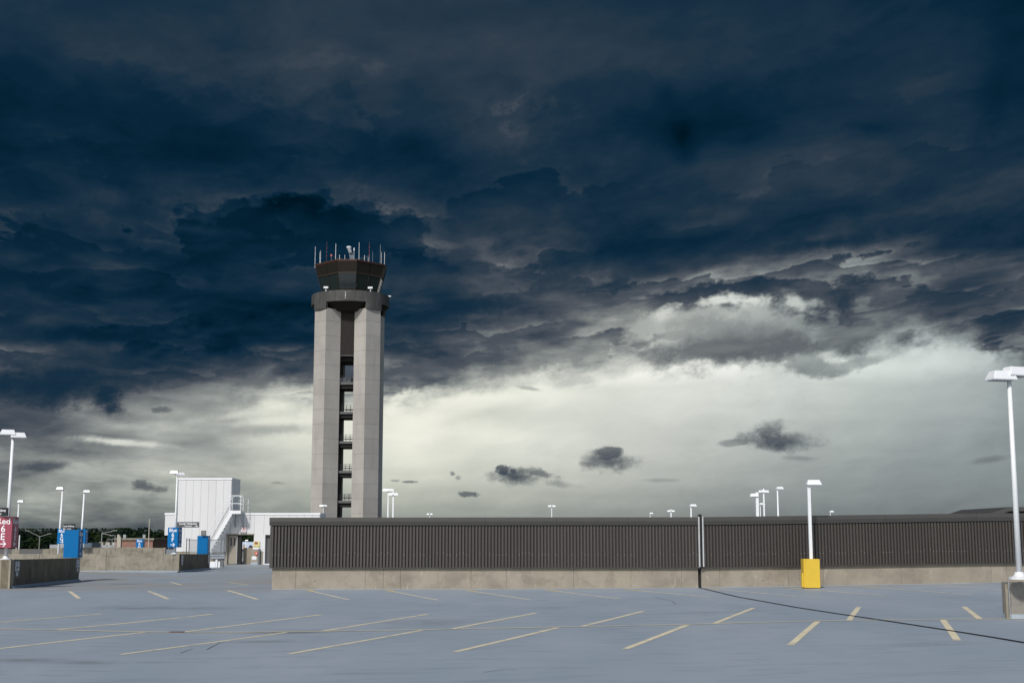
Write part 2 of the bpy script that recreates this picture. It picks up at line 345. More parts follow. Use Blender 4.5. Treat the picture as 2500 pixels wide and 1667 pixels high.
# deck coating
def deck_mat():
    m_ = bpy.data.materials.new('blue_grey_deck_coating'); m_.use_nodes = True; nt = m_.node_tree; L = nt.links.new
    b = nt.nodes['Principled BSDF']; b.inputs['Roughness'].default_value = .62; b.inputs['Specular IOR Level'].default_value = .35
    g = nt.nodes.new('ShaderNodeNewGeometry'); pos = g.outputs['Position']
    def nz(scale, det=5, rg=.6, dist=0):
        mp = nt.nodes.new('ShaderNodeMapping'); mp.inputs['Scale'].default_value = scale; L(pos, mp.inputs[0])
        n = nt.nodes.new('ShaderNodeTexNoise'); n.inputs['Scale'].default_value = 1; n.inputs['Detail'].default_value = det
        n.inputs['Roughness'].default_value = rg; n.inputs['Distortion'].default_value = dist; L(mp.outputs[0], n.inputs['Vector']); return n.outputs[0]
    def rng(s, a, b_, c=0, d=1):
        r = nt.nodes.new('ShaderNodeMapRange'); r.interpolation_type = 'SMOOTHSTEP'; L(s, r.inputs[0])
        for i, v in enumerate((a, b_, c, d)): r.inputs[i+1].default_value = v
        return r.outputs[0]
    def mx(f, a, c):
        n = nt.nodes.new('ShaderNodeMix'); n.data_type = 'RGBA'; L(f, n.inputs[0])
        if isinstance(a, tuple): n.inputs[6].default_value = (*a, 1)
        else: L(a, n.inputs[6])
        n.inputs[7].default_value = (*c, 1); return n.outputs[2]
    def mul(a, c):
        n = nt.nodes.new('ShaderNodeMath'); n.operation = 'MULTIPLY'; L(a, n.inputs[0])
        if isinstance(c, (int, float)): n.inputs[1].default_value = c
        else: L(c, n.inputs[1])
        return n.outputs[0]
    c = mx(rng(nz((.35, .12, 1), 4), .35, .65), (.268, .322, .380), (.308, .356, .408))
    c = mx(rng(nz((.7, 2.4, 1), 7, .7, .3), .48, .70, 0, .5), c, (.18, .225, .28))       # streaks where the roller went
    c = mx(rng(nz((1.6, 5.0, 1), 6, .7), .58, .80, 0, .45), c, (.33, .38, .43))
    c = mx(rng(nz((.16, .22, 1), 5, .6, .6), .60, .78, 0, .55), c, (.17, .19, .21))    # old wet stains
    c = mx(rng(nz((40, 40, 40), 2), .66, .76, 0, .35), c, (.15, .17, .19))            # grit
    # individual damp and oily spots
    for px, py, d, rx, ry, k in ((720,1540,27.4,1.3,.7,.75),(640,1562,24.6,1.2,.45,.55),(50,1610,20.6,1.3,.5,.5),(240,1616,20.2,1.2,.35,.45),(390,1480,36,2.6,1.0,.5),
                                 (1065,1522,30,1.4,2.0,.3),(1700,1500,32,2.0,.7,.3),(2250,1600,21,1.4,.4,.35),(900,1640,18.3,1.0,.25,.3)):
        c0 = at(px, py, d); vm = nt.nodes.new('ShaderNodeVectorMath'); vm.operation = 'SUBTRACT'; L(pos, vm.inputs[0]); vm.inputs[1].default_value = (c0.x, c0.y, 0)
        v2 = nt.nodes.new('ShaderNodeVectorMath'); v2.operation = 'MULTIPLY'; L(vm.outputs[0], v2.inputs[0]); v2.inputs[1].default_value = (1/rx, 1/ry, 0)
        v3 = nt.nodes.new('ShaderNodeVectorMath'); v3.operation = 'LENGTH'; L(v2.outputs[0], v3.inputs[0])
        fm = mul(rng(v3.outputs['Value'], 1.2, .1, 0, k), rng(nz((1.6, 3.5, 1), 5, .7), .36, .56))
        c = mx(fm, c, (.12, .13, .135))
    sp_ = nt.nodes.new('ShaderNodeSeparateXYZ'); L(pos, sp_.inputs[0])
    # tan tyre-worn path from the aisle at the left up the ramp
    f = mul(rng(sp_.outputs[1], 43.5, 48), rng(nz((.12, .22, 1), 6, .6, 1.2), .42, .62))
    c = mx(mul(f, .8), c, (.30, .28, .245))
    L(c, b.inputs['Base Color'])
    bp = nt.nodes.new('ShaderNodeBump'); bp.inputs['Strength'].default_value = .35; bp.inputs['Distance'].default_value = .01
    L(nz((30, 30, 30), 3), bp.inputs['Height']); L(bp.outputs[0], b.inputs['Normal'])
    return m_
m_deck = deck_mat()
def glass_mat():
    m_ = bpy.data.materials.new('cab_tinted_glass'); m_.use_nodes = True; b = m_.node_tree.nodes['Principled BSDF']
    b.inputs['Base Color'].default_value = (.012, .02, .022, 1); b.inputs['Roughness'].default_value = .06
    b.inputs['Specular IOR Level'].default_value = .7; b.inputs['Coat Weight'].default_value = .3
    return m_
m_glass = glass_mat()
def brick_pattern(name='brick_courses'):
    m_ = bpy.data.materials.new(name); m_.use_nodes = True; nt = m_.node_tree; L = nt.links.new
    b = nt.nodes['Principled BSDF']; b.inputs['Roughness'].default_value = .9
    g = nt.nodes.new('ShaderNodeNewGeometry'); mp = nt.nodes.new('ShaderNodeMapping'); mp.inputs['Rotation'].default_value = (R(90), 0, 0)
    L(g.outputs['Position'], mp.inputs[0]); br = nt.nodes.new('ShaderNodeTexBrick'); L(mp.outputs[0], br.inputs[0])
    br.inputs['Color1'].default_value = (.27, .12, .085, 1); br.inputs['Color2'].default_value = (.20, .10, .08, 1)
    br.inputs['Mortar'].default_value = (.35, .28, .24, 1); br.inputs['Scale'].default_value = .9
    L(br.outputs[0], b.inputs['Base Color']); return m_
def leaf_mat():
    m_ = bpy.data.materials.new('woodland_leaves'); m_.use_nodes = True; nt = m_.node_tree; L = nt.links.new
    b = nt.nodes['Principled BSDF']; b.inputs['Roughness'].default_value = .8; b.inputs['Specular IOR Level'].default_value = .1
    g = nt.nodes.new('ShaderNodeNewGeometry'); n = nt.nodes.new('ShaderNodeTexNoise'); n.inputs['Scale'].default_value = .09; n.inputs['Detail'].default_value = 5
    L(g.outputs['Position'], n.inputs['Vector']); r = nt.nodes.new('ShaderNodeValToRGB'); L(n.outputs[0], r.inputs[0])
    e = r.color_ramp.elements; e[0].position = .38; e[0].color = (.004, .010, .006, 1); e[1].position = .68; e[1].color = (.026, .040, .010, 1)
    x = e.new(.53); x.color = (.008, .019, .008, 1)
    L(r.outputs[0], b.inputs['Base Color']); return m_
m_leaf = leaf_mat()
m_ground = mat('far_grass_ground', (.035, .05, .025), .95, var=.25, vscale=.01)

# ------------------------------------------------------------------ mesh helpers
class MB:
    def __init__(s): s.v = []; s.f = []
    def add(s, vs, fs):
        n = len(s.v); s.v += [tuple(p) for p in vs]; s.f += [tuple(i+n for i in q_) for q_ in fs]; return s
    def box(s, x0, x1, y0, y1, z0, z1):
        return s.add([(x0,y0,z0),(x1,y0,z0),(x1,y1,z0),(x0,y1,z0),(x0,y0,z1),(x1,y0,z1),(x1,y1,z1),(x0,y1,z1)],
                     [(0,3,2,1),(4,5,6,7),(0,1,5,4),(1,2,6,5),(2,3,7,6),(3,0,4,7)])
    def prism(s, poly, axis, a, b):
        """poly: 2D points; extruded from a to b along axis ('x','y','z')"""
        def P(p, t_): return {'z': (p[0], p[1], t_), 'y': (p[0], t_, p[1]), 'x': (t_, p[0], p[1])}[axis]
        n = len(poly); vs = [P(p, a) for p in poly]+[P(p, b) for p in poly]
        fs = [tuple(range(n))[::-1], tuple(range(n, 2*n))]+[(i, (i+1) % n, n+(i+1) % n, n+i) for i in range(n)]
        return s.add(vs, fs)
    def loft(s, rings, cap=True):
        n = len(rings[0]); base = len(s.v); s.v += [tuple(p) for r in rings for p in r]
        for k in range(len(rings)-1):
            for i in range(n):
                j = (i+1) % n; s.f.append((base+k*n+i, base+k*n+j, base+(k+1)*n+j, base+(k+1)*n+i))
        if cap:
            s.f.append(tuple(base+i for i in range(n))[::-1]); s.f.append(tuple(base+(len(rings)-1)*n+i for i in range(n)))
        return s
    def tube(s, p0, p1, r0, r1=None, n=8):
        r1 = r0 if r1 is None else r1; p0, p1 = Vector(p0), Vector(p1); d = (p1-p0).normalized()
        a = d.orthogonal().normalized(); b = d.cross(a)
        rg = lambda p, r: [p+a*math.cos(2*math.pi*i/n)*r+b*math.sin(2*math.pi*i/n)*r for i in range(n)]
        return s.loft([rg(p0, r0), rg(p1, r1)])
    def path(s, pts, r, n=6):
        for a, b in zip(pts, pts[1:]): s.tube(a, b, r, n=n)
        return s
    def mesh(s, name, m_, smooth_=False, bevel=0):
        me = bpy.data.meshes.new(name); me.from_pydata(s.v, [], s.f)
        bm = bmesh.new(); bm.from_mesh(me); bmesh.ops.recalc_face_normals(bm, faces=bm.faces)
        if bevel: bmesh.ops.bevel(bm, geom=list(bm.edges), offset=bevel, segments=2, affect='EDGES', profile=.5, clamp_overlap=True)
        bm.to_mesh(me); bm.free()
        if smooth_:
            for p in me.polygons: p.use_smooth = len(p.vertices) == 4
        if isinstance(m_, (list, tuple)):
            for x in m_: me.materials.append(x)
        else: me.materials.append(m_)
        return me
    def build(s, name, m_, parent=None, loc=(0, 0, 0), smooth_=False, bevel=0, rz=0):
        return ob(name, s.mesh(name, m_, smooth_, bevel), parent, loc, rz)
def ob(name, me, parent=None, loc=(0, 0, 0), rz=0):
    o = bpy.data.objects.new(name, me); C.objects.link(o); o.location = loc; o.rotation_euler = (0, 0, rz)
    if parent: o.parent = parent
    return o
def tag(o, label, cat, group=None):
    o['label'] = label; o['category'] = cat
    if group: o['group'] = group
    return o
def thing(name, label, cat, loc=(0, 0, 0), rz=0, group=None):
    return tag(ob(name, None, None, loc, rz), label, cat, group)
def struct(o): o['kind'] = 'structure'; return o
_txt = {}
def text_mb(body, size, depth=.004, sx=1.0):
    """lettering facing -Y, centred on x, baseline at z=0"""
    cu = bpy.data.curves.new('lettering', 'FONT'); cu.body = body; cu.size = size; cu.align_x = 'CENTER'; cu.extrude = depth/2
    cu.resolution_u = 3; cu.offset = size*.012
    o = bpy.data.objects.new('tmp', cu); C.objects.link(o); bpy.context.view_layer.update()
    me = bpy.data.meshes.new_from_object(o.evaluated_get(bpy.context.evaluated_depsgraph_get()))
    bpy.data.objects.remove(o); bpy.data.curves.remove(cu)
    mb = MB(); mb.v = [(v.co.x*sx, -v.co.z, v.co.y) for v in me.vertices]; mb.f = [tuple(p.vertices) for p in me.polygons]
    bpy.data.meshes.remove(me); return mb
def xf(mb, m4): mb.v = [tuple(m4 @ Vector(p)) for p in mb.v]; return mb
def arrow_mb(L_=.3, w=.05, double=False, left=False):
    h = L_/2; a = L_*.40
    def bar(p, q_):
        p, q_ = Vector(p), Vector(q_); d = (q_-p).normalized(); n = Vector((-d.y, d.x))*w/2
        return MB().prism([(p-n)[:], (q_-n)[:], (q_+n)[:], (p+n)[:]], 'y', -.002, .002)
    mb = MB(); bars = [((-h, 0), (h-.01, 0)), ((h-a, a), (h, -.01)), ((h-a, -a), (h, .01))]
    if double: bars += [((-h+a, a), (-h, -.01)), ((-h+a, -a), (-h, .01))]
    for i, (p, q_) in enumerate(bars):
        k = bar(p, q_); k.v = [(x, y-.0004*i, z) for x, y, z in k.v]; mb.add(k.v, k.f)
    if left: mb.v = [(-x, y, z) for x, y, z in mb.v]
    return mb

# ------------------------------------------------------------------ the deck surface
ROWS = [  # (optical depth, [(px, py)...]) levels read along the stall ends; the deck is warped for drainage
 (21.57, [(295,1597),(707,1596),(1112,1590),(1525,1585),(1930,1575),(2337,1560)]),
 (27.5,  [(0,1533),(393,1545),(744,1542),(1031,1537),(1431,1529),(1744,1523),(2000,1514),(2302,1511.5),(2462,1510.5)]),
 (33.6,  [(520,1498),(785,1501),(1045,1499),(1310,1496),(1572,1492),(1840,1482),(2097,1481),(2354,1481)]),
 (40.2,  [(193,1460),(410,1462),(629,1463),(1070,1465),(1514,1462),(1735,1456),(1949,1455),(2374,1451)]),
 (45.1,  [(360,1442),(662,1438),(1137,1439),(1710,1435),(2060,1431),(2278,1427),(2450,1422)]),
 (61.0,  [(192,1418),(415,1418),(560,1420)]),
 (76.0,  [(250,1394),(437,1397)]),
 (97.0,  [(540,1377),(650,1377)])]
XN = [-70, -20, -16, -12, -8, -4, 0, 4, 8, 12, 16, 70]
def li(xs, ys, x):
    if x <= xs[0]: return ys[0]
    if x >= xs[-1]: return ys[-1]
    for i in range(len(xs)-1):
        if x <= xs[i+1]:
            u = (x-xs[i])/(xs[i+1]-xs[i]); return ys[i]+(ys[i+1]-ys[i])*u
HY, HG = [], []
for d, pts in ROWS:
    P = [at(px, py, d) for px, py in pts]
    HY.append(sum(p.y for p in P)/len(P)); HG.append(([p.x for p in P], [p.z for p in P]))
HY = [-40, 8]+HY+[300]; HG = [HG[0], HG[0]]+HG+[HG[-1]]
def raw_h(x, y):
    zs = [li(a, b, x) for a, b in HG]
    return li(HY, zs, y)
def deck_z(x, y):
    s_ = 0
    for dx in (-1.4, 0, 1.4):
        for dy in (-.6, 0, .6): s_ += raw_h(x+dx, y+dy)
    return s_/9
def frange(a, b, n): return [a+(b-a)*i/n for i in range(n+1)]
gx = frange(-70, -24, 12)[:-1]+frange(-24, 24, 96)+frange(24, 70, 12)[1:]
gy = frange(-30, 10, 12)[:-1]+frange(10, 50, 100)+frange(50, 105, 55)[1:]+frange(105, 210, 20)[1:]
mb = MB()
for y in gy:
    for x in gx: mb.v.append((x, y, deck_z(x, y)))
W_ = len(gx)
for j in range(len(gy)-1):
    for i in range(W_-1): mb.f.append((j*W_+i, j*W_+i+1, (j+1)*W_+i+1, (j+1)*W_+i))
deck = struct(mb.build('parking_deck', m_deck, smooth_=True))
bmb = MB().box(-70, 70, -30, 210, -3.6, -1.2); bmb.build('deck_slab', m_conc, deck)

def strip(pts, w, m_, name, lift=.004, parent=None, nseg=14):
    """painted strip following the deck"""
    mb = MB(); P = []
    for (a, b) in zip(pts, pts[1:]):
        for k in range(nseg): P.append((a[0]+(b[0]-a[0])*k/nseg, a[1]+(b[1]-a[1])*k/nseg))
    P.append(pts[-1])
    for i, p in enumerate(P):
        a = P[max(0, i-1)]; b = P[min(len(P)-1, i+1)]; d = Vector((b[0]-a[0], b[1]-a[1])).normalized(); n = (-d.y*w/2, d.x*w/2)
        for s_ in (1, -1):
            x, y = p[0]+n[0]*s_, p[1]+n[1]*s_; mb.v.append((x, y, deck_z(x, y)+lift))
    for i in range(len(P)-1): mb.f.append((2*i, 2*i+1, 2*i+3, 2*i+2))
    o = mb.build(name, m_, parent or deck); return o
def g(px, py, d): p = at(px, py, d); return (p.x, p.y)
near_t = [(-20,1550),(352,1547),(700,1543),(1030,1538),(1362,1533),(1678,1525),(1996,1516),(2302,1512)]
near_b = [(-527,1606),(-120,1601),(295,1597),(707,1596),(1112,1590),(1525,1585),(1930,1575),(2337,1560)]
for a, b in zip(near_t, near_b): strip([g(*a, 27.35), g(*b, 21.57)], .125, m_line, 'stall_line')
up_b = [(-180,1541),(140,1540),(450,1541),(790,1540),(1105,1533),(1422,1530),(1745,1523),(2073,1512),(2392,1511)]
up_t = [(250,1498),(520,1498),(785,1501),(1045,1499),(1310,1496),(1572,1492),(1840,1482),(2097,1481),(2354,1481)]
up_b = up_b[:]; up_t = up_t[:]
for a, b in zip(up_b, up_t): strip([g(*a, 27.65), g(*b, 33.6)], .125, m_line, 'stall_line')
far_b = [(193,1460),(410,1462),(629,1463),(853,1466),(1070,1465),(1295,1464),(1514,1462),(1735,1456),(1949,1455),(2163,1454),(2374,1451)]
far_t = [(170,1442),(362,1442),(555,1441),(748,1440),(942,1440),(1137,1440),(1330,1439),(1524,1438),(1723,1436),(1912,1433),(2100,1431)]
for i, (a, b) in enumerate(zip(far_b, far_t)):
    A, B = g(*a, 40.2), g(*b, 44.8)
    Mx = (A[0]+(B[0]-A[0])*.80, A[1]+(B[1]-A[1])*.80)
    if i < 3: strip([A, B], .125, m_line, 'stall_line')
    else:
        strip([A, Mx], .10, m_line, 'stall_line'); strip([Mx, B], .12, m_line2, 'stall_line', .005)
strip([g(2270,1429,44.8), g(2600,1448,40.2)], .08, m_line, 'stall_line')
for a, b in (((415,1418),(443,1429)), ((560,1420),(606,1433))): strip([g(*a, 60), g(*b, 54)], .12, m_line, 'stall_line')
strip([g(-300,1525,27.5)]+[g(x, y, 27.5) for x, y in ROWS[1][1]]+[g(2700,1508,27.5)], .14, m_line, 'aisle_line', .007, nseg=6)
strip([g(112,1436,46.5), g(142,1436,46.5)], .5, m_plate, 'white_patch', .008)
for pts in ([(505,1585,22.6),(520,1575,23.4),(536,1568,24.2),(545,1566,24.4)],[(440,1592,21.8),(458,1585,22.4),(470,1583,22.7)],[(1180,1640,18.2),(1230,1634,18.6),(1262,1636,18.5)],[(1600,1460,40.6),(1640,1470,38.2),(1650,1480,36.2)]):
    strip([g(*p_) for p_ in pts], .012, m_darkmetal, 'crack', .006, nseg=3)
# dark sealed expansion joint running towards the camera
jp = [(1710.5,1434.5,45.0),(1728,1441,44.0),(1834,1466,38.9),(1941,1487,34.4),(2079,1514,29.6),(2233,1543,25.9),(2393,1581,22.3),(2500,1601,20.9),(2760,1655,17.5)]
JP = []
for (x, y, d) in jp: JP.append(g(x, y, d))
a0 = JP[1]; a1 = JP[-2]
JP = [JP[0]]+[(a0[0]+(a1[0]-a0[0])*k+.04*math.sin(k*9), a0[1]+(a1[1]-a0[1])*k) for k in (0, .15, .3, .45, .6, .75, .9, 1)]+[(a1[0]+(a1[0]-a0[0])*.9, a1[1]+(a1[1]-a0[1])*.9)]
strip(JP, .085, m_rubber, 'expansion_joint', .010)
# rusty drain grate
c0 = g(432, 1546, 27.5)
MB().box(c0[0]-.15, c0[0]+.15, c0[1]-.1, c0[1]+.1, deck_z(*c0)-.02, deck_z(*c0)+.012).build('drain_grate', mat('rust', (.12, .06, .03), .9, var=.3, vscale=20), deck)

# far ground
gm = MB(); gm.add([(-6000, -3000, -17), (6000, -3000, -17), (6000, 12000, -17), (-6000, 12000, -17)], [(0, 1, 2, 3)])
struct(gm.build('far_ground', m_ground))

# ------------------------------------------------------------------ screen wall, concrete base + ribbed metal
def lerp(a, b, t_): return a+(b-a)*t_
wl = at(662, 1438, 45.1); wj = at(1710, 1435, 45.3); wr = at(2450, 1422, 46.4)
dirr = (wr-wj); dirr.z = 0; dirr.normalize()
def wall_xy(x):
    """y of the wall face at x"""
    return li([wl.x, wj.x, wr.x, wr.x+30], [wl.y, wj.y, wr.y, wr.y+30*dirr.y/dirr.x], x)
def pz(py, x):   # height on the wall face for a photo row, measured at x
    y = wall_xy(x); dz = None
    lo, hi = -5, 8
    v = (833.5-py)/F
    return (sP+v*cP)/(cP-v*sP)*y+EYE
def top_z(x): return li([wl.x, wj.x, wr.x], [pz(1263, wl.x), pz(1262, wj.x), pz(1252, wr.x)], x) if x < wr.x else pz(1252, wr.x)+(x-wr.x)*.004
def sid_z(x): return li([wl.x, wj.x, wr.x], [pz(1385, wl.x), pz(1385, wj.x), pz(1374, wr.x)], x) if x < wr.x else pz(1374, wr.x)+(x-wr.x)*.004
def px_x(px):
    x = atY(px, 1400, 45.3).x
    for _ in range(4): x = atY(px, 1400, wall_xy(x)).x
    return x
def quadbox(mb, x0, x1, f0, f1, zb, zt):
    """a box following the wall line between x0 and x1, faces f0..f1 behind the wall face line"""
    y0, y1 = wall_xy(x0), wall_xy(x1)
    mb.add([(x0,y0+f0,zb(x0)),(x1,y1+f0,zb(x1)),(x1,y1+f1,zb(x1)),(x0,y0+f1,zb(x0)),
            (x0,y0+f0,zt(x0)),(x1,y1+f0,zt(x1)),(x1,y1+f1,zt(x1)),(x0,y0+f1,zt(x0))],
           [(0,3,2,1),(4,5,6,7),(0,1,5,4),(1,2,6,5),(2,3,7,6),(3,0,4,7)])
xJ0, xJ1 = px_x(1704.5), px_x(1712)
joints = [px_x(v) for v in (664,722,892,936,978,1150,1236,1400,1540,1664)]+[xJ0]
joints2 = [xJ1]+[px_x(v) for v in (1757,1924,2010,2200,2420,2458)]+[wr.x+3, wr.x+6, wr.x+9]
def screen_wall(js, label, endcap):
    t_ = thing('screen_wall', label, 'wall')
    for a, b in zip(js, js[1:]):
        k = MB(); quadbox(k, a+.003, b-.003, 0, .35, lambda x: deck_z(x, wall_xy(x))-.15, lambda x: sid_z(x)+.02)
        k.build('concrete_panel', m_conc, t_, bevel=.004)
    k = MB(); quadbox(k, js[0]+.02, js[-1]-.02, .02, .33, lambda x: deck_z(x, wall_xy(x))-.1, sid_z); k.build('joint_filler', m_joint, t_)
    # ribbed sheets: about nine ribs each
    P_ = .1135; x = js[0]-.03; end = js[-1]+(.02 if endcap else -.02)
    if not endcap: x = js[0]+.10
    while x < end-.05:
        n = min(9, int((end-x)/P_+.5)); n = max(n, 1); k = MB(); prof = []
        for i in range(n):
            xx = x+i*P_
            prof += [(xx, .0), (xx+.010, -.09), (xx+.066, -.09), (xx+.076, .0)]
        prof.append((x+n*P_, .0))
        vs = []; fs = []
        for (xx, off) in prof:
            y = wall_xy(xx)-.035+off
            vs += [(xx, y, sid_z(xx)+.012), (xx, y, top_z(xx)-.30)]
        for i in range(len(prof)-1): fs.append((2*i, 2*i+2, 2*i+3, 2*i+1))
        k.add(vs, fs); k.build('ribbed_sheet', m_siding, t_)
        # screws
        s_ = MB()
        for i in range(n):
            if random.random() < .55:
                xx = x+i*P_+.047; zz = sid_z(xx)+.44+random.choice((0, 0, 0, .06)); yy = wall_xy(xx)-.128; r_ = .007
                s_.add([(xx-r_, yy, zz-r_), (xx+r_, yy, zz-r_), (xx+r_, yy, zz+r_), (xx-r_, yy, zz+r_)], [(0, 1, 2, 3)])
        if s_.v: s_.build('sheet_screws', m_silver, t_)
        x += n*P_
    xa, xb = js[0]-.03, js[-1]+(.02 if endcap else -.02)
    segs = [xa]+[v for v in frange(xa, xb, 6)][1:]
    k = MB()
    for a, b in zip(segs, segs[1:]): quadbox(k, a, b, .0, .26, sid_z, lambda x: top_z(x)-.25)
    k.build('backing', m_darkmetal, t_)
    for a, b in zip(segs, segs[1:]):
        k = MB()      # cap: upper fascia and a lower lip that leans back
        ya, yb = wall_xy(a), wall_xy(b)
        pr = [(-.155, .0), (-.155, -.135), (-.115, -.275), (.40, -.275), (.42, 0)]
        aa = a-(.08 if a == xa and endcap != 'right' else 0)
        vs = [(aa, ya+p, top_z(a)+z_) for p, z_ in pr]+[(b-.004, yb+p, top_z(b)+z_) for p, z_ in pr]
        k.add(vs, [(0,1,2,3,4)[::-1], (5,6,7,8,9)]+[(i, (i+1) % 5, 5+(i+1) % 5, 5+i) for i in range(5)]); k.build('cap_flashing', m_cap, t_)
        k = MB(); quadbox(k, a, b-.003, -.115, .0, lambda x: sid_z(x)-.012, lambda x: sid_z(x)+.012); k.build('sill_flashing', m_cap, t_)
    return t_
w1_ = screen_wall(joints, 'long dark brown ribbed metal screen on tan concrete base, left of the gap', False and 'x' or 'left')
w2_ = None or screen_wall(joints2, 'dark brown ribbed metal screen on concrete base behind the yellow box, right of the gap', 'right')
for par, js in ((w1_, joints), (w2_, joints2)):
    k = MB()
    for a, b in zip(js, js[1:]):
        n0 = len(k.v)
        for x in (a, b):
            y = wall_xy(x); k.v += [(x, y-.012, deck_z(x, y)+.025), (x, y-.08, deck_z(x, y-.08)+.012), (x, y-.16, deck_z(x, y-.16)+.005)]
        k.f += [(n0, n0+1, n0+4, n0+3), (n0+1, n0+2, n0+5, n0+4)]
    k.build('kerb_fillet', m_deckblue, par)
# end post at the left end of the screen
k = MB(); x0 = joints[0]-.03
k.box(x0-.055, x0+.0, wl.y-.095, wl.y+.34, sid_z(x0)-.02, top_z(x0)-.28); k.build('end_post', m_cap, w1_)
# gap between both screens
for par, px in ((w1_, 1707.0), (w2_, 1716.5)):
    xx = px_x(px); y = wall_xy(xx); k = MB(); wd = .024
    k.box(xx-wd, xx+wd, y-.178, y-.05, sid_z(xx)+.03, top_z(xx)+.02); k.build('edge_flashing', m_silver, par)
xx = px_x(1711.6); y = wall_xy(xx)
MB().box(xJ0-.02, xJ1+.02, wall_xy(xJ0)+.12, wall_xy(xJ0)+.3, deck_z(xx, y)-.1, sid_z(xx)-.02).build('gap_filler', m_rubber, w1_)
k = MB().tube((xx, y-.14, sid_z(xx)), (xx, y-.14, top_z(xx)+.06), .045, n=10); k.tube((xx, y-.14, top_z(xx)+.06), (xx, y+.3, top_z(xx)+.05), .045, n=10)
tag(k.build('joint_seal', m_rubber), 'black rubber seal strip in the gap between the two screens', 'seal')

# ------------------------------------------------------------------ lamps
def head_mb(L0=-.09, L1=.47, w=.36, h=.20, z=0):
    """flat lamp housing along +x, wider bottom, sloping ends"""
    b = [(L0, -w/2), (L1, -w/2), (L1, w/2), (L0, w/2)]; t_ = [(L0+.06, -w/2+.06), (L1-.07, -w/2+.06), (L1-.07, w/2-.06), (L0+.06, w/2-.06)]
    mb = MB(); mb.loft([[(x, y, z) for x, y in b], [(x, y, z+.035) for x, y in b], [(x, y, z+h) for x, y in t_]]); return mb
_head = head_mb().mesh('lamp_head', m_white, bevel=.012)
_lens = MB().box(.0, .42, -.13, .13, -.012, .0).mesh('lens', mat('lamp_lens', (.45, .47, .48), .2))
def lamp(px, zb, zt, d, heads, r=.065, label='', square=False, base=True, scale=1.0, pxtop=None, ytop=None, tiltx=0.0, stub=False, d_is_y=False, low=None):
    """pole foot at height zb, head underside at zt; px read at row ytop"""
    Yd = d if d_is_y else d*1.0125
    p = atY(pxtop if pxtop else px, ytop, Yd)
    X0, Y0 = p.x, p.y; zt = p.z
    t_ = thing('lamp_post', label, 'lamp post', (X0-tiltx*(zt-zb), Y0, zb), 0, 'white deck lamp posts')
    H = zt-zb; k = MB()
    if square: k.box(-r, r, -r, r, .0, H+(.28 if stub else .1)); k.build('pole', m_white, t_)
    else:
        k.tube((0, 0, .0), (tiltx*H, 0, H+(.14 if stub else .02)), r*1.12, r*.82, n=14); k.build('pole', m_white, t_, smooth_=True)
    if base:
        k = MB().loft([[(math.cos(a)*rr, math.sin(a)*rr, zz) for a in [2*math.pi*i/14 for i in range(14)]] for rr, zz in ((.21, 0), (.21, .04), (.12, .07), (.085, .15))])
        k.build('base_flange', m_white, t_)
    for i, a in enumerate(heads):
        h = ob('lamp_head', _head, t_, (tiltx*H, 0, H-(.10 if low == i else 0)), R(a)); h.scale = (scale,)*3
        ob('lens', _lens, h)
    return t_
EYEZ = EYE
def zrow(py, d, px=1250): return at(px, py, d).z
# big lamp on the near left barrier
lamp(0, at(13, 1366, 49).z, at(31, 1062, 49).z, 49, (200, -12+35), label='tall white double-head lamp post standing on the barrier above the red sign, leftmost', low=1, pxtop=32, ytop=1062, tiltx=.004, r=.066, scale=1.0)
lamp(0, at(427, 1352, 76.3).z, at(433, 1156, 76.3).z, 76.3, (180, 30), label='white double-head lamp post rising through the Blue 6 F sign', low=1, pxtop=433, ytop=1156, r=.058, scale=.9)
lamp(0, -.6, at(153, 1195, 100).z, 100, (185,), label='thin white lamp post behind the blank blue box, its single head pointing left', pxtop=153, ytop=1195, tiltx=.02, r=.08)
lamp(0, -.6, at(206, 1202, 106).z, 106, (10,), label='thin white lamp post with small blue box, right of the other far thin posts', pxtop=206, ytop=1202, tiltx=.02, r=.08)
lamp(0, -.9, at(46, 1226, 120).z, 120, (0,), label='short far lamp post just right of the red sign', pxtop=46, ytop=1226, r=.07)
lamp(0, at(2485, 1413, 27.5).z, at(2463, 921, 27.5).z, 27.5, (193, 20), label='tall white double-head lamp post on the concrete block at the right edge', low=0, pxtop=2463, ytop=918, tiltx=.003, r=.056, scale=1.0, stub=False)
BEH = [  # px, ytop(head underside), depth, heads, r, square, label
 (789,1236,150,(180,20),.07,False,'small lamp post in front of the tower foot, above the white roof'),
 (948,1199,92,(175,5),.075,False,'lamp post beside the tower foot, taller one of the close pair'),
 (960,1209,98,(0,180),.075,True,'lamp post beside the tower foot, second of the close pair, set a little lower'),
 (1049,1256,190,(180,0),.07,False,'tiny far lamp post next right after the pair beside the tower'),
 (1347,1237,150,(180,0),.07,False,'small lonely lamp post above the middle of the brown screen'),
 (1587,1254,190,(0,),.07,False,'tiny lamp post left of the double one near the screen gap'),
 (1638,1249,150,(0,180),.09,True,'double-head lamp post peeping over the screen, left of the gap'),
 (1687,1236,100,(10,),.09,False,'single-head lamp post just left of the gap in the screens'),
 (1848,1212,84,(180,),.125,True,'thickest square lamp post in the cluster behind the screen'),
 (1864,1202,96,(185,0),.075,True,'slim square lamp post at the right of the cluster behind the screen'),
 (1856,1232,112,(10,),.05,False,'thin lower lamp post between the two square ones'),
 (1898,1194,88,(10,),.085,False,'white lamp post standing alone between cluster and yellow box'),
 (2027,1250,165,(0,),.07,False,'tiny far lamp post right of the yellow box')]
for px, yt, d, hd, r_, sq, lb in BEH:
    sc = {1848: 1.0, 1687: .9}.get(px, .85 if d < 120 else .95)
    lamp(0, -.15, at(px, yt, d).z, d, hd, r=r_*.72, label=lb, square=sq, base=False, pxtop=px, ytop=yt, scale=sc, stub=sq)
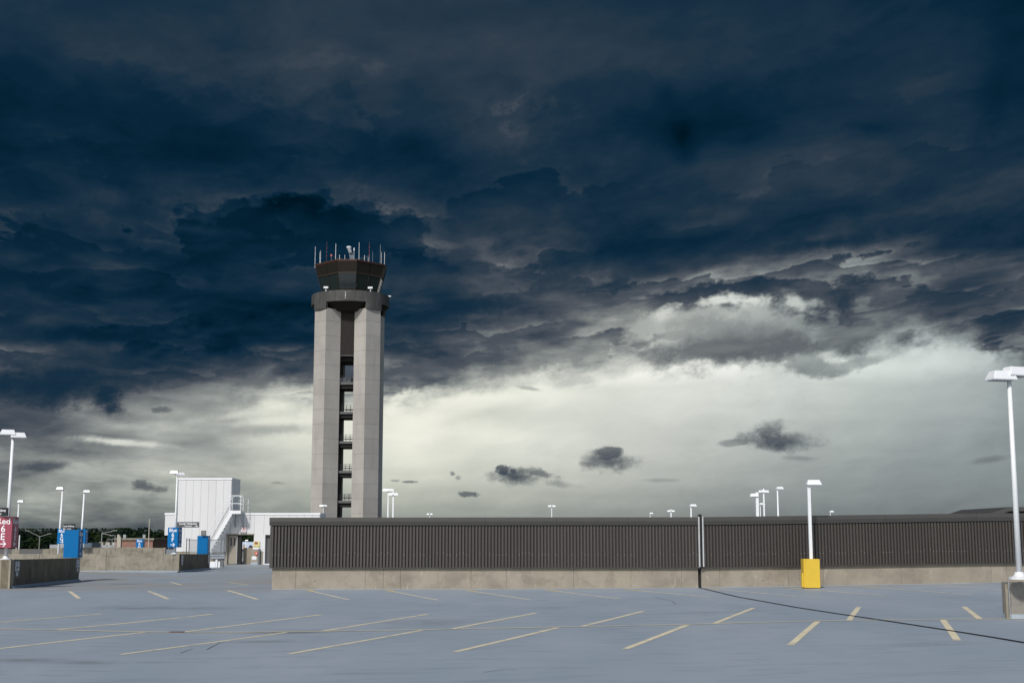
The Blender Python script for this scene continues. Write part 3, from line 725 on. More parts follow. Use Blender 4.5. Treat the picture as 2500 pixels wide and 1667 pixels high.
# lamp behind the yellow box
p = at(1979, 1433, 44.4)
L18 = lamp(0, deck_z(p.x, p.y), 0, p.y+.18, d_is_y=True, heads=(0,), label='white single-head lamp post rising from the yellow box', base=False, pxtop=1974, ytop=1184, square=True, r=.052, scale=.9)
# yellow box
q0 = at(1985, 1433, 44.2); yb = thing('yellow_box', 'tall yellow metal box at the foot of the lamp post in front of the screen', 'utility box', (q0.x, q0.y-.02, deck_z(q0.x, q0.y)+.02))
MB().box(-.24, .24, -.03, .0, .0, .955).build('front_cover', m_yellowbox, yb, bevel=.006)
MB().box(-.30, .235, .003, .42, .0, .96).build('housing', m_yellowbox, yb, bevel=.006)
MB().box(-.365, -.303, .03, .2, .02, .49).build('side_box', m_yellowbox, yb, bevel=.005)

# ------------------------------------------------------------------ concrete barriers (left) and their plates
def barrier(name_pts, label, th, m_front, m_side, zt_a, zt_b):
    pass
def poly_wall(t_, pts, th, zt, m_, name='concrete_panel', zb=None, gap=.008, bevel=.01):
    """pts: ground plan points along the face; wall thickened to the left of travel"""
    for (a, b) in zip(pts, pts[1:]):
        a, b = Vector(a), Vector(b); d = (b-a).normalized(); n = Vector((-d.y, d.x))*th
        a_, b_ = a+d*gap, b-d*gap
        zb_ = (lambda p: deck_z(p.x, p.y)-.1) if zb is None else (lambda p: zb)
        za, zb2 = zt(a), zt(b)
        vs = [(a_.x, a_.y, zb_(a)), (b_.x, b_.y, zb_(b)), ((b_+n).x, (b_+n).y, zb_(b)), ((a_+n).x, (a_+n).y, zb_(a)),
              (a_.x, a_.y, za), (b_.x, b_.y, zb2), ((b_+n).x, (b_+n).y, zb2), ((a_+n).x, (a_+n).y, za)]
        k = MB(); k.add(vs, [(0,3,2,1),(4,5,6,7),(0,1,5,4),(1,2,6,5),(2,3,7,6),(3,0,4,7)]); k.build(name, m_, t_, bevel=bevel)
c1 = at(24, 1436, 48.2); c1b = at(192, 1418, 61)
zt1 = lambda p: li([c1.y, c1b.y], [at(24, 1366, 48.2).z, at(192, 1361.5, 61).z], p.y)
B1 = thing('barrier_wall', 'concrete barrier with dark streaked side below the red sign, at the left edge', 'barrier wall')
def along(a, b, n): return [(a.x+(b.x-a.x)*i/n, a.y+(b.y-a.y)*i/n) for i in range(n+1)]
poly_wall(B1, along(c1, c1b, 1), .35, zt1, m_conc_shaded)
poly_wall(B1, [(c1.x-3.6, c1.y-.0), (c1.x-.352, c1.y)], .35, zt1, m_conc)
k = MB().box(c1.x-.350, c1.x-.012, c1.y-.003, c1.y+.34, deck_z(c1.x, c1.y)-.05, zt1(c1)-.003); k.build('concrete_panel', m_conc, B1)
c2 = at(437, 1397, 76); c2b = at(512, 1391, 83)
zt2 = lambda p: li([c2.y, c2b.y], [at(437, 1352, 76).z, at(512, 1352, 83).z], p.y)
B2 = thing('barrier_wall', 'long streaked concrete barrier carrying the Blue 6 F lamp post, ending in a dark side', 'barrier wall')
poly_wall(B2, along(c2, c2b, 1), .35, zt2, m_conc_shaded)
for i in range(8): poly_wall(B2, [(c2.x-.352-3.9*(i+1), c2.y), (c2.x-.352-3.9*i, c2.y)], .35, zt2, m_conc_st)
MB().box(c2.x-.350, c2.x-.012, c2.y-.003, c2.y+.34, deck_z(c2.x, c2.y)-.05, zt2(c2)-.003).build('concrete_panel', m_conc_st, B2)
for t_, c_, cb, zt_ in ((B1, c1, c1b, zt1), (B2, c2, c2b, zt2)):
    # painted kerb fillet along the foot of the side face and the front
    for a, b in ((c_, cb),):
        k = MB(); d = Vector((b.x-a.x, b.y-a.y)).normalized(); n = Vector((d.y, -d.x))
        vs = []
        for p_ in (a, b):
            zz = deck_z(p_.x, p_.y)
            vs += [(p_.x+n.x*.01, p_.y+n.y*.01, zz+.10), (p_.x+n.x*.13, p_.y+n.y*.13, zz+.01)]
        k.add(vs, [(0, 1, 3, 2)]); k.build('kerb_fillet', m_deckblue, t_)
k = MB()
k.add([(c2.x-31, c2.y-.01, deck_z(c2.x, c2.y)+.10), (c2.x, c2.y-.01, deck_z(c2.x, c2.y)+.10), (c2.x, c2.y-.5, deck_z(c2.x, c2.y-.5)+.012), (c2.x-31, c2.y-.5, deck_z(c2.x, c2.y-.5)+.012)], [(0, 1, 2, 3)])
k.build('kerb_fillet', m_deckblue, B2)
# second parapet further back, seen over the first
B3 = thing('parapet_wall', 'far streaked concrete parapet topping the barrier behind, left of the white building', 'parapet')
for i in range(9):
    a = at(192+i*26, 1340, 106); b = at(192+(i+1)*26, 1340, 106)
    if i == 8: b = at(404, 1340, 106)
    MB().box(a.x+.008, b.x-.008, a.y, a.y+.3, -.4, at(192, 1336 if i != 7 else 1337, 106).z).build('concrete_panel', m_conc_st, B3)
B4 = thing('parapet_wall', 'far parapet of beige panels and panels coloured dark as faces in shade right behind the foot of the red sign', 'parapet')
xs_ = [-120, 28, 48, 103, 120, 152, 190]
for i, (a, b) in enumerate(zip(xs_, xs_[1:])):
    a_, b_ = at(a, 1340, 100), at(b, 1340, 100)
    MB().box(a_.x+.01, b_.x-.01, a_.y, a_.y+.3, -.4, at(0, 1339.5 if i < 4 else 1337, 100).z).build('panel', m_doorgrey_shade if i in (0, 2) else m_conc_st, B4)  # grey panels are faces in shade, the shade put into their colour

def number_plate(x, y, zt, label):
    """black board on the +X face of a barrier end, with white plates"""
    t_ = thing('post_plate', label, 'wall plate', (x, y, zt), 0, 'black boards with white plates on the barrier sides')
    MB().box(.012, .03, -.30, .30, -.68, -.03).build('board', m_blk, t_)
    k = MB().box(.032, .042, -.20, .20, -.42, -.07); w_ = k.build('plate', m_plate, t_, bevel=.004)
    MB().box(.043, .047, -.12, .12, -.155, -.125).build('print_line', m_blk, w_)
    # bent arrow emblem
    ar = arrow_mb(.24, .035, left=True); xf(ar, Matrix.Translation((.048, 0, -.29)) @ Matrix.Rotation(R(90), 4, 'Z')); ar.build('arrow', m_blk, w_)
    MB().box(.032, .042, -.07, .07, -.60, -.46).build('small_plate', m_plate, t_)
def face_pt(c_, cb, f): return (c_.x+(cb.x-c_.x)*f, c_.y+(cb.y-c_.y)*f)
for c_, cb, zt_, f, lb in ((c1, c1b, zt1, .06, 'black board with white arrow plate on the near corner of the left barrier'),
                           (c1, c1b, zt1, .955, 'black board with white arrow plate under the blank blue box, left barrier'),
                           (c2, c2b, zt2, .06, 'black board with white plate on the near corner of the second barrier'),
                           (c2, c2b, zt2, .93, 'black board with white plate under the blue box beside the guardrail')):
    x, y = face_pt(c_, cb, f); number_plate(x+.01, y, zt_(Vector((x, y))), lb)

# ------------------------------------------------------------------ sign boxes
def sign_box(loc, w, h, m_, word, lines, label, rz=0, front=True, side=True, arrow_f='right', arrow_s='left', dep=None):
    dep = dep or w
    t_ = thing('sign_box', label, 'sign', loc, rz)
    body = MB().box(-w/2, w/2, -dep/2, dep/2, 0, h).build('box', m_, t_, bevel=.008)
    def face(parent, m4):
        nl = len(lines); hh = h
        tt = text_mb(word, .31*w/.68*1.0, sx=.92 if len(word) > 3 else 1.1); xf(tt, m4 @ Matrix.Translation((0, 0, hh-.275*w/.68))); tt.build('lettering', m_letter, parent)
        for i, s_ in enumerate(lines):
            tt = text_mb(s_, .36*w/.68); xf(tt, m4 @ Matrix.Translation((0, 0, hh-(.575+.30*i)*w/.68))); tt.build('lettering', m_letter, parent)
        if arrow_f: return
    for on, m4, arr in ((front, Matrix.Translation((0, -dep/2-.006, 0)), arrow_f), (side, Matrix.Translation((w/2+.006, 0, 0)) @ Matrix.Rotation(R(90), 4, 'Z'), arrow_s)):
        if not on: continue
        face(body, m4)
        if arr:
            a = arrow_mb(.25*w/.68*1.1, .035, double=arr == 'both', left=arr == 'left'); xf(a, m4 @ Matrix.Translation((0, 0, .15*h/1.15))); a.build('arrow', m_letter, body)
    return t_
def black_sign(loc, w, h, l1, l2, label, rz=0, arrow=None, m_=None, size=.16):
    t_ = thing('direction_sign', label, 'sign', loc, rz)
    b = MB().box(-w/2, w/2, -.02, .02, 0, h).build('board', m_ or m_blk, t_)
    if l1: xf(text_mb(l1, size), Matrix.Translation((0, -.026, h*.53))).build('lettering', m_letter, b)
    if l2: xf(text_mb(l2, size*.72), Matrix.Translation((0, -.026, h*.16))).build('lettering', m_letter, b)
    if arrow: xf(arrow_mb(.13, .02, left=arrow < 0), Matrix.Translation((w*.38*(1 if arrow > 0 else -1), -.026, h*.22)) @ Matrix.Scale(1.0, 4)).build('arrow', m_letter, b)
    return t_
p = at(9.5, 1337, 48.9)
sign_box((p.x+.05, p.y+.02, p.z), .66, 1.15, m_red, 'Red', ('6', 'E'), 'dark red box sign reading Red 6 E on the leftmost lamp post', rz=0)
p = at(-4, 1259, 48.9); black_sign((p.x+.05, p.y-.1, p.z), 1.0, .30, 'South Walkway', 'Terminal', 'black direction board above the red sign box, cut by the left edge', rz=R(-30), size=.13)
p = at(172, 1360.5, 61.0); zz = zt1(Vector((c1b.x, c1b.y)))
sign_box((c1b.x-.36, c1b.y+.1, zz+.01), .68, 1.28, m_blue, 'Blue', ('6', 'F'), 'blue box sign, blank in front, at the far end of the left barrier', front=False, arrow_s='right')
p = at(167, 1294, 61.4); black_sign((p.x, p.y+.1, p.z), .66, .30, 'South Walkway', 'Terminal', 'tilted black direction board on top of the blank blue box', rz=R(-22), arrow=-1, size=.10)
p = at(423, 1335.5, 76.0)
sign_box((p.x+.03, p.y+.15, p.z), .62, 1.14, m_blue, 'Blue', ('6', 'F'), 'blue box sign reading Blue 6 F on the lamp post before the white building', rz=R(-7), arrow_s='both')
p = at(459, 1287, 75.6); black_sign((p.x, p.y, p.z), 1.28, .315, 'South Walkway', 'Terminal', 'dark grey board reading South Walkway Terminal beside the lamp post', arrow=1, m_=m_grysign)
p = at(476, 1352, 82.5)
sign_box((c2b.x-.36, c2b.y-.35, zt2(Vector((c2b.x, c2b.y)))+.01), .66, 1.14, m_blue, 'Blue', ('6', 'F'), 'blue box sign, blank in front, by the chain-link fence', front=False)
p = at(497, 1307, 82.5); t_ = thing('direction_sign', 'small dark framed board on top of the blue box by the fence', 'sign', (p.x, p.y, p.z))
MB().box(-.16, .16, -.02, .02, 0, .32).build('frame', m_grysign, t_); MB().box(-.125, .125, -.028, -.021, .04, .29).build('face', mat('faded_face', (.16, .165, .165), .5), t_)
p = at(145.5, 1327, 99.5); sign_box((p.x+.25, p.y, p.z), .68, 1.14, m_blue, 'Blue', ('6', 'G'), 'far blue sign box half hidden behind the blank blue box')
p = at(204, 1326, 105.5); sign_box((p.x-.1, p.y, p.z), .66, 1.14, m_blue, 'Blue', ('6', 'H'), 'far small blue sign box, blank in front, on the right thin lamp post', front=False)
p = at(342, 1344, 128); sign_box((p.x, p.y, p.z), .68, 1.14, m_blue, 'Blue', ('6', 'H'), 'far blue sign box reading Blue 6 H before the brick building')
# ------------------------------------------------------------------ concrete block and fittings at the right edge
p = at(2468, 1511, 27.6); zb = deck_z(p.x, p.y); zt = at(2468, 1422, 27.6).z
B5 = thing('lamp_plinth', 'grey concrete block carrying the lamp post at the right edge', 'concrete block', (p.x, p.y, zb))
def rr(w0, w1, d0, d1, r, n=5):
    out = []
    for cx, cy, a0 in ((w1-r, d0+r, -90), (w1-r, d1-r, 0), (w0+r, d1-r, 90), (w0+r, d0+r, 180)):
        out += [(cx+r*math.cos(R(a0+90*i/n)), cy+r*math.sin(R(a0+90*i/n))) for i in range(n+1)]
    return out
MB().prism(rr(0, 1.8, 0, .5, .08), 'z', .09, zt-zb).build('block', mat('grey_concrete', (.23, .215, .19), .9, var=.18, vscale=3, bump=.5, bscale=30, stain=[((.12, .11, .1), (3, 3, 3), .5, .7, .6), ((.4, .38, .34), (20, 20, 2), .7, .8, .5)]), B5)
MB().prism(rr(-.012, 1.82, -.012, .5, .09), 'z', -.1, .10).build('painted_foot', m_deckblue, B5)
MB().box(-.075, -.022, .02, .13, .0, zt-zb-.03).build('side_board', m_conc_st, B5)
k = MB().path([(-.012, -.01, -.0), (-.012, -.01, zt-zb+.06), (.0, -.01, zt-zb+.115), (.12, .08, zt-zb+.125)], .012); k.build('conduit', m_galv, B5)

# ------------------------------------------------------------------ white building with roof stair
DB = 97.0
def bz(py, d=DB): return at(600, py, d).z
def bx(px, d=DB, py=1300): return at(px, py, d).x
bY = at(600, 1300, DB).y
WB = thing('walkway_building', 'white panelled building with taller block, passage and roof stair, behind the signs', 'building')
zG = deck_z(-20, bY); zR = bz(1253); zP = bz(1167); zM = bz(1346)
xL, xPL, xPR, xR = bx(402), bx(432), bx(561.7), bx(780)
dep = 3.0
def clad(x0, x1, y, z0, z1, pitch, name='cladding_panel', m_=m_cladding, step0=None):
    """vertical panels with open joints in front of a wall plane at y"""
    n = max(1, round((x1-x0)/pitch)); 
    for a, b in zip(frange(x0, x1, n), frange(x0, x1, n)[1:]):
        MB().box(a+.006, b-.006, y-.05, y, z0, z1).build(name, m_, WB)
# cores
oL, oR, oT = bx(557), bx(620), bz(1305)      # passage
m_cj = mat('cladding_joint', (.30, .30, .30), .8)
o2L, o2R = bx(645), bx(668)
MB().box(xPL+.02, oL-.01, bY+.002, bY+dep-.05, zG-.2, oT+.02).build('block_core', m_cj, WB)
MB().box(xPL+.02, xPR-.02, bY+.002, bY+dep-.05, oT+.021, zP-.03).build('block_core', m_cj, WB)
MB().box(xL+.02, xPL, bY+.002, bY+dep, bz(1306), zR-.03).build('wing_core', m_cj, WB)
MB().box(xPR, oR, bY+.002, bY+dep, oT+.02, zR-.03).build('lintel_core', m_cj, WB)
MB().box(oR, o2L, bY+.002, bY+dep, zG-.2, zR-.03).build('wall_core', m_cj, WB)
MB().box(o2L, o2R, bY+.25, bY+dep, zG-.2, zR-.03).build('wall_core', m_cj, WB)
MB().box(o2L, o2R, bY+.002, bY+.25, oT+.02, zR-.03).build('lintel_core', m_cj, WB)
MB().box(o2R, xR-.02, bY+.002, bY+dep, zG-.2, zR-.03).build('wall_core', m_cj, WB)
pit = .60
fr = frange(xPL, xPR, 7)
for a, b in zip(fr, fr[1:]):
    MB().box(a+.006, b-.006, bY-.05, bY, zM if b < oL-.2 else oT+.085, zP).build('cladding_panel', m_cladding, WB)
    if b >= oL-.2 and a < oL-.2: MB().box(a+.006, oL-.145, bY-.05, bY, zM, oT+.083).build('cladding_panel', m_cladding, WB)
clad(xL, xPL-.03, bY, bz(1306), zR, pit)
clad(xPR+.02, oR+.02, bY, oT+.085, zR, pit); clad(oR+.02, o2L-.02, bY, zM, zR, pit)
clad(o2L-.02, o2R, bY, oT, zR, pit); clad(o2R, xR, bY, zM, zR, pit)
# right hand faces
for x, z0, z1, m_ in ((xPR, zR, zP, m_cladding), (xR, zM, zR, m_cladding)):
    for i in range(2): MB().box(x-.018, x+.03, bY+.0+i*dep/2+.005, bY+(i+1)*dep/2-.01, z0, z1).build('side_panel', m_, WB)
# copings
for a, b, z, y1 in ((xPL-.03, xPR+.05, zP, dep), (xL-.03, xPL-.04, zR, dep), (xPR+.06, xR+.05, zR, dep)):
    k = MB().box(a, b, bY-.09, bY+y1, z+.002, z+.05); k.box(a, b, bY-.09, bY-.055, z-.09, z+.0015); k.build('coping', m_white, WB)
# masonry base
for a, b in ((xPL, oL-.28), (oR+.25, o2L-.02), (o2R, xR)):
    MB().box(a, b, bY-.08, bY-.001, zG-.2, zM-.02).build('base_wall', m_conc, WB)
MB().box(xPL, oL-.28, bY-.10, bY-.0, zM-.018, zM-.004).build('base_flashing', m_cap, WB)
# door frame, leaf and passage
k = MB(); k.box(oL-.14, oL-.0, bY-.07, bY+.3, zG-.1, oT); k.box(oL-.14, oR+.04, bY-.075, bY+.3, oT+.001, oT+.08); k.build('door_frame', m_door, WB)
dl = MB().box(oL+.03, oL+.62, bY+.10, bY+.16, zG+.03, oT-.04).build('door', m_door, WB, bevel=.006)
for x in (.17, .42): MB().box(oL+x, oL+x+.10, bY+.09, bY+.099, zG+1.35, zG+1.95).build('door_window', m_darkprint, dl)
MB().box(oL+.64, oL+.69, bY+.05, bY+.12, zG+.05, oT-.1).build('door_edge', m_silver, WB)
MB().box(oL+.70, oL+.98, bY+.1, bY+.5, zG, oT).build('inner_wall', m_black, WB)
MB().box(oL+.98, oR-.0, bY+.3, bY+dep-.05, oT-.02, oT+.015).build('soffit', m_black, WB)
# parapet seen through the passage, then the second opening with a grey door
MB().box(oL+1.02, oR+.02, bY+.8, bY+1.0, zG-.1, bz(1337)).build('inner_parapet', m_conc, WB)
MB().box(o2L-.03, o2L+.10, bY-.06, bY+.24, zG-.1, oT).build('door_frame', m_cladding, WB)
MB().box(o2L+.10, o2R, bY-.02, bY+.2, oT-.12, oT-.003).build('door_head', m_darkmetal, WB)
MB().box(o2L+.22, o2R, bY+.15, bY+.20, zG, oT-.12).build('grey_door', m_doorgrey_shade, WB)
MB().box(o2L+.12, o2L+.6, bY-.35, bY+.0, zG, zG+.06).build('door_step', m_white, WB)
MB().box(bx(633), bx(637.5), bY-.30, bY-.085, zG, bz(1339)).build('downpipe_cover', m_darkgalv, WB)
MB().box(bx(615.5), bx(632.5), bY-.22, bY-.085, zG+.1, bz(1340)).build('pier', m_conc, WB); MB().box(bx(615.5), bx(632.5), bY-.26, bY-.085, zG-.05, zG+.15).build('pier_foot', m_deckblue, WB)
# yellow notice and small fittings
def flat_sign(x0, x1, z0, z1, y, m_, label, cat='sign', name='notice'):
    t_ = thing(name, label, cat, ((x0+x1)/2, y, z0)); MB().box(-(x1-x0)/2, (x1-x0)/2, 0, .03, 0, z1-z0).build('board', m_, t_); return t_
t_ = flat_sign(bx(620), bx(635.5), bz(1335.5), bz(1321), bY-.13, m_yellowsign, 'pale yellow notice board right of the passage door')
MB().box(-.14, .10, -.006, -.001, .22, .40).build('print', mat('brown_print', (.25, .08, .05), .6), t_)
for x in (-.16, -.04, .14): MB().box(x-.03, x+.03, -.006, -.001, .05, .10).build('print', m_darkprint, t_)
t_ = flat_sign(bx(620), bx(635.5), bz(1340), bz(1336), bY-.225, m_white, 'white strip plate below the yellow notice')
t_ = thing('fire_hose_tag', 'round orange red fitting on the pier under the yellow notice', 'fitting', (bx(629), bY-.24, bz(1350)))
MB().prism([(math.cos(R(a))*.105, math.sin(R(a))*.14) for a in range(0, 360, 24)], 'y', -.06, .0).build('disc', m_orange, t_); MB().box(-.03, .04, -.068, -.061, -.05, .06).build('label_patch', m_plate, t_)
t_ = thing('paper_notice', 'white five sided paper on the pier under the orange fitting', 'notice', (bx(623.5), bY-.225, bz(1361)))
MB().prism([(-.17, -.12), (.17, -.12), (.19, .08), (.0, .14), (-.18, .10)], 'y', -.008, 0).build('sheet', m_white, t_)
# no parking sign
t_ = thing('no_parking_sign', 'white no parking sign with red ring above the passage', 'sign', (bx(595.5), bY-.09, bz(1303.5)))
MB().box(-.225, .225, 0, .03, 0, .60).build('board', m_grysign, t_)
pl = MB().box(-.195, .195, -.006, -.001, .17, .57).build('face', m_letter, t_)
ring = MB(); n = 28
for i in range(n):
    a, b = 2*math.pi*i/n, 2*math.pi*(i+1)/n
    ring.add([(math.cos(a)*.165, -.012, .37+math.sin(a)*.165), (math.cos(b)*.165, -.012, .37+math.sin(b)*.165), (math.cos(b)*.132, -.012, .37+math.sin(b)*.132), (math.cos(a)*.132, -.012, .37+math.sin(a)*.132)], [(0, 1, 2, 3)])
ring.add([(-.115, -.0125, .465), (-.09, -.0125, .49), (.115, -.0125, .275), (.09, -.0125, .25)], [(0, 1, 2, 3)])
ring.build('red_ring', mat('red_print', (.45, .02, .03), .5), pl)
xf(text_mb('P', .28, sx=1.1), Matrix.Translation((0, -.009, .27))).build('lettering', m_darkprint, pl)
xf(text_mb('NO PARKING', .062), Matrix.Translation((0, -.006, .10))).build('lettering', m_letter, t_)
xf(text_mb('ANY TIME', .062), Matrix.Translation((0, -.006, .035))).build('lettering', m_letter, t_)

# roof stair
ST = thing('roof_stair', 'white steel stair climbing to a railed landing on the white building', 'stair')
sy0, sy1 = bY-1.25, bY-.35
fb = Vector((bx(508, 96), 0, bz(1352, 96))); ftp = Vector((bx(561, 96), 0, bz(1249, 96)))
lx1 = bx(588, 96); lz = ftp.z
def bar2(mb, a, b, w, y0, y1):
    d = (b-a).normalized(); n = Vector((-d.z, 0, d.x))*w/2
    mb.prism([((a-n).x, (a-n).z), ((b-n).x, (b-n).z), ((b+n).x, (b+n).z), ((a+n).x, (a+n).z)], 'y', y0, y1)
for y in (sy0, sy1):
    k = MB(); bar2(k, fb, ftp+Vector((.12, 0, -.02)), .26, y, y+.04); k.build('stringer', m_white, ST)
n = 12
for i in range(n):
    p_ = fb.lerp(ftp, (i+.5)/n); MB().box(p_.x-.10, p_.x+.13, sy0+.05, sy1-.01, p_.z-.03, p_.z+.0).build('tread', m_darkgalv, ST)
k = MB(); k.box(ftp.x-.02, lx1, sy0-.002, sy0+.042, lz-.14, lz+.10); k.build('landing_fascia', m_white, ST)
MB().box(ftp.x, lx1, sy0+.05, bY-.1, lz+.0, lz+.05).build('landing', m_galv, ST)
for y in (sy0+.02, sy1+.02):
    k = MB(); off = Vector((-.42, 0, .62))
    k.path([(fb.x-.42, y, fb.z+.72), (ftp.x-.35, y, ftp.z+.75), (ftp.x+.12, y, lz+1.18), (lx1-.1, y, lz+1.18), (lx1-.02, y, lz+1.1), (lx1-.02, y, lz)], .026)
    k.path([(fb.x-.21, y, fb.z+.42), (ftp.x-.05, y, ftp.z+.60), (ftp.x-.02, y, lz+.62), (lx1-.02, y, lz+.62)], .02)
    k.tube((ftp.x-.02, y, lz), (ftp.x-.02, y, lz+1.0), .024); k.build('handrail', m_white, ST)
k = MB().path([(lx1+.02, sy0+.02, lz+1.1), (lx1+.3, bY-.1, lz+1.1)], .022); k.tube((lx1+.3, bY-.1, lz), (lx1+.3, bY-.1, lz+1.1), .022); k.tube((lx1+.02, sy0, lz+.6), (lx1+.3, bY-.1, lz+.6), .02); k.build('end_rail', m_white, ST)
for px in (567, 586):
    x = bx(px, 96); k = MB(); k.box(x-.03, x+.03, bY-.12, bY-.055, lz-1.15, lz-.14); k.path([(x, sy0+.1, lz-.14), (x, bY-.1, lz-1.1)], .035); k.build('bracket', m_galv, ST)
LD = thing('roof_ladder', 'thin grey ladder beside the tall white block, above the landing', 'ladder', (bx(583), bY+.5, zR))
k = MB().tube((-.18, 0, 0), (-.18, 0, 1.5), .022); k.tube((.18, 0, 0), (.18, 0, 1.3), .022); k.build('rail', m_galv, LD)
for i in range(5): MB().tube((-.18, 0, .15+.27*i), (.18, 0, .15+.27*i), .014).build('rung', m_galv, LD)
# chain-link fence and guardrail
dF = 90.0; fY = at(500, 1330, dF).y; fx = lambda px: at(px, 1330, dF).x; fz = lambda py: at(500, py, dF).z
FE = thing('chain_link_fence', 'grey chain-link fence in front of the white building, behind the blue box', 'fence')
for px in (455.5, 462, 512, 540, 547):
    MB().tube((fx(px), fY, fz(1366)), (fx(px), fY, fz(1313.5)), .032 if px < 470 else .022, n=8).build('post', m_darkgalv, FE)
k = MB().tube((fx(455), fY, fz(1317)), (fx(547.5), fY, fz(1317)), .022); k.build('top_rail', m_darkgalv, FE)
k = MB(); x0, x1, z0, z1 = fx(462), fx(547), fz(1350), fz(1317); s_ = .085
def wire(mb, a, b): 
    d = (b-a).normalized(); n = Vector((-d.z, 0, d.x))*.010
    mb.add([a-n, b-n, b+n, a+n], [(0, 1, 2, 3)])
for sg in (1, -1):
    c_ = x0-(z1-z0)
    while c_ < x1+(z1-z0):
        a = Vector((c_, fY-.004*sg, z0 if sg > 0 else z1)); b = a+Vector((z1-z0, 0, (z1-z0)*sg))
        t0 = max(0, (x0-a.x)/(b.x-a.x)); t1 = min(1, (x1-a.x)/(b.x-a.x))
        if t1 > t0: wire(k, a.lerp(b, t0), a.lerp(b, t1))
        c_ += s_
o = k.build('wire_mesh', m_galv, FE)
dG = 88.0; gY = at(520, 1360, dG).y
GR = thing('guardrail', 'grey steel guardrail on white posts at the end of the second barrier', 'guardrail')
ga, gb = at(508, 1358, dG), at(549, 1358, dG); zc = ga.z
prof = [(-.02, -.16), (-.09, -.12), (-.09, -.06), (-.02, 0), (-.09, .06), (-.09, .12), (-.02, .16), (.0, .15), (-.06, .11), (-.06, .07), (.01, 0), (-.06, -.07), (-.06, -.11), (.0, -.15)]
k = MB(); k.loft([[(x, gY+p_, zc+q_) for p_, q_ in prof] for x in (ga.x, gb.x)]); k.build('rail', m_galv, GR)
zg = deck_z(ga.x, gY)
for x0, x1, zt_, m_ in ((at(506, 0, dG).x, at(525.5, 0, dG).x, at(0, 1370, dG).z, m_white), (at(526, 0, dG).x, at(530.5, 0, dG).x, zc-.1, m_white), (at(533, 0, dG).x, at(537, 0, dG).x, at(0, 1369, dG).z, m_white), (at(539, 0, dG).x, at(545.5, 0, dG).x, zc-.1, m_darkgalv)):
    pass
for a, b, top, m_ in ((506, 525.5, 1370, m_white), (526, 530.8, 1363, m_white), (533, 537.2, 1369.5, m_white), (539, 545.5, 1364, m_darkgalv)):
    MB().box(at(a, 1370, dG).x, at(b, 1370, dG).x, gY+.03, gY+.22, zg-.1, at(0, top, dG).z).build('post', m_, GR)

# ------------------------------------------------------------------ control tower
TY = 231.0; TX = -28.9
TW = thing('control_tower', 'tall airport control tower of four pale concrete columns with dark cab on top', 'control tower', (TX, TY, -17))
def tz(v): return v+17+EYE             # heights were measured from the eye
HD = 2.3; CO = 3.5; LV = 2.565; ZT = 39.35
side = HD*math.sqrt(2)
pan = MB().box(-side/2+.013, side/2-.013, -.12, 0, .012, LV-.012).mesh('concrete_panel', m_tower)
zlow = -1.85
for sx in (-1, 1):
    for sy in (-1, 1):
        cx, cy = CO*sx, CO*sy; h = HD-.10
        MB().prism([(cx-h, cy), (cx, cy-h), (cx+h, cy), (cx, cy+h)], 'z', 0, tz(ZT)).build('column_core', m_joint, TW)
        h2 = HD
        MB().prism([(cx-h2, cy), (cx, cy-h2), (cx+h2, cy), (cx, cy+h2)], 'z', 0, tz(zlow)-.01).build('column_foot', m_tower, TW)
        for lv in range(16):
            z = tz(37.1)+LV*(1-lv)-LV; 
            zz = tz(37.1)-LV*lv
            if lv == 0:
                pass
            for a in (45, 135, 225, 315):
                # panel centre sits on the face of the rotated square
                nx, ny = math.cos(R(a)), math.sin(R(a)); off = HD/math.sqrt(2)
                ob('concrete_panel', pan, TW, (cx+nx*(off-.12), cy+ny*(off-.12), zz-LV), R(a+90))
            if lv == 0:
                for a in (45, 135, 225, 315):
                    nx, ny = math.cos(R(a)), math.sin(R(a)); off = HD/math.sqrt(2)-.12
                    MB().box(-side/2+.02, side/2-.02, -.12, 0, .018, ZT-37.1-.01).build('top_panel', m_tower, TW, (cx+nx*off, cy+ny*off, zz), rz=R(a+90))
# dark infill between the columns at the top, central shaft, platforms
gw = CO-HD+.9
MB().box(-gw, gw, -CO+.1, CO-.1, tz(31.4), tz(ZT)).build('infill_box', m_darkmetal, TW)
MB().box(-gw+.1, gw-.1, -CO+.13, -CO+.6, tz(31.4)-.25, tz(31.4)-.004).build('infill_edge', m_ring, TW)
MB().box(-CO, CO, -CO+1.2, CO, tz(31.4)-1.0, tz(31.4)-.3).build('machine_beam', m_black, TW)
MB().box(-2.35, -1.5, -.2, CO+1.0, tz(zlow), tz(31.0)).build('lift_shaft', m_black, TW)
for i, z in enumerate((26.6, 21.45, 16.3, 11.2, 6.05)):
    pf = MB().box(-2.3, 2.3, -CO+.35, CO-.6, tz(z)-.42, tz(z)).build('platform', mat('platform_edge', (.10, .10, .105), .7), TW)
    MB().box(-2.25, 2.25, -CO+.8, CO-.8, tz(z)-1.05, tz(z)-.43).build('platform_beam', m_black, TW)
    for yy in (-CO+.42, CO-.7):
        k = MB(); zz = tz(z)
        for h in (.4, .75, 1.1): k.box(-2.2, 2.2, yy-.03, yy+.03, zz+h-.025, zz+h+.025)
        for x in (-1.5, -.75, 0, .75, 1.25, 1.5): k.box(x-.035, x+.035, yy-.036, yy+.036, zz, zz+1.13)
        k.build('railing', m_black, TW)
    if i > 0:
        k = MB(); k.box(-.6, .9, -.5, .3, zz+.48, zz+.60); k.build('equipment', m_darkmetal, TW)
    else:
        MB().box(-1.15, -.45, -1.5, -.7, tz(z), tz(z)+.95).build('cabinet', m_galv, TW); MB().box(.45, .8, -1.5, -.9, tz(z), tz(z)+.9).build('cabinet', m_black, TW)
        MB().box(-1.35, -1.18, -1.6, -1.4, tz(z), tz(z)+1.0).build('cabinet', m_white, TW)
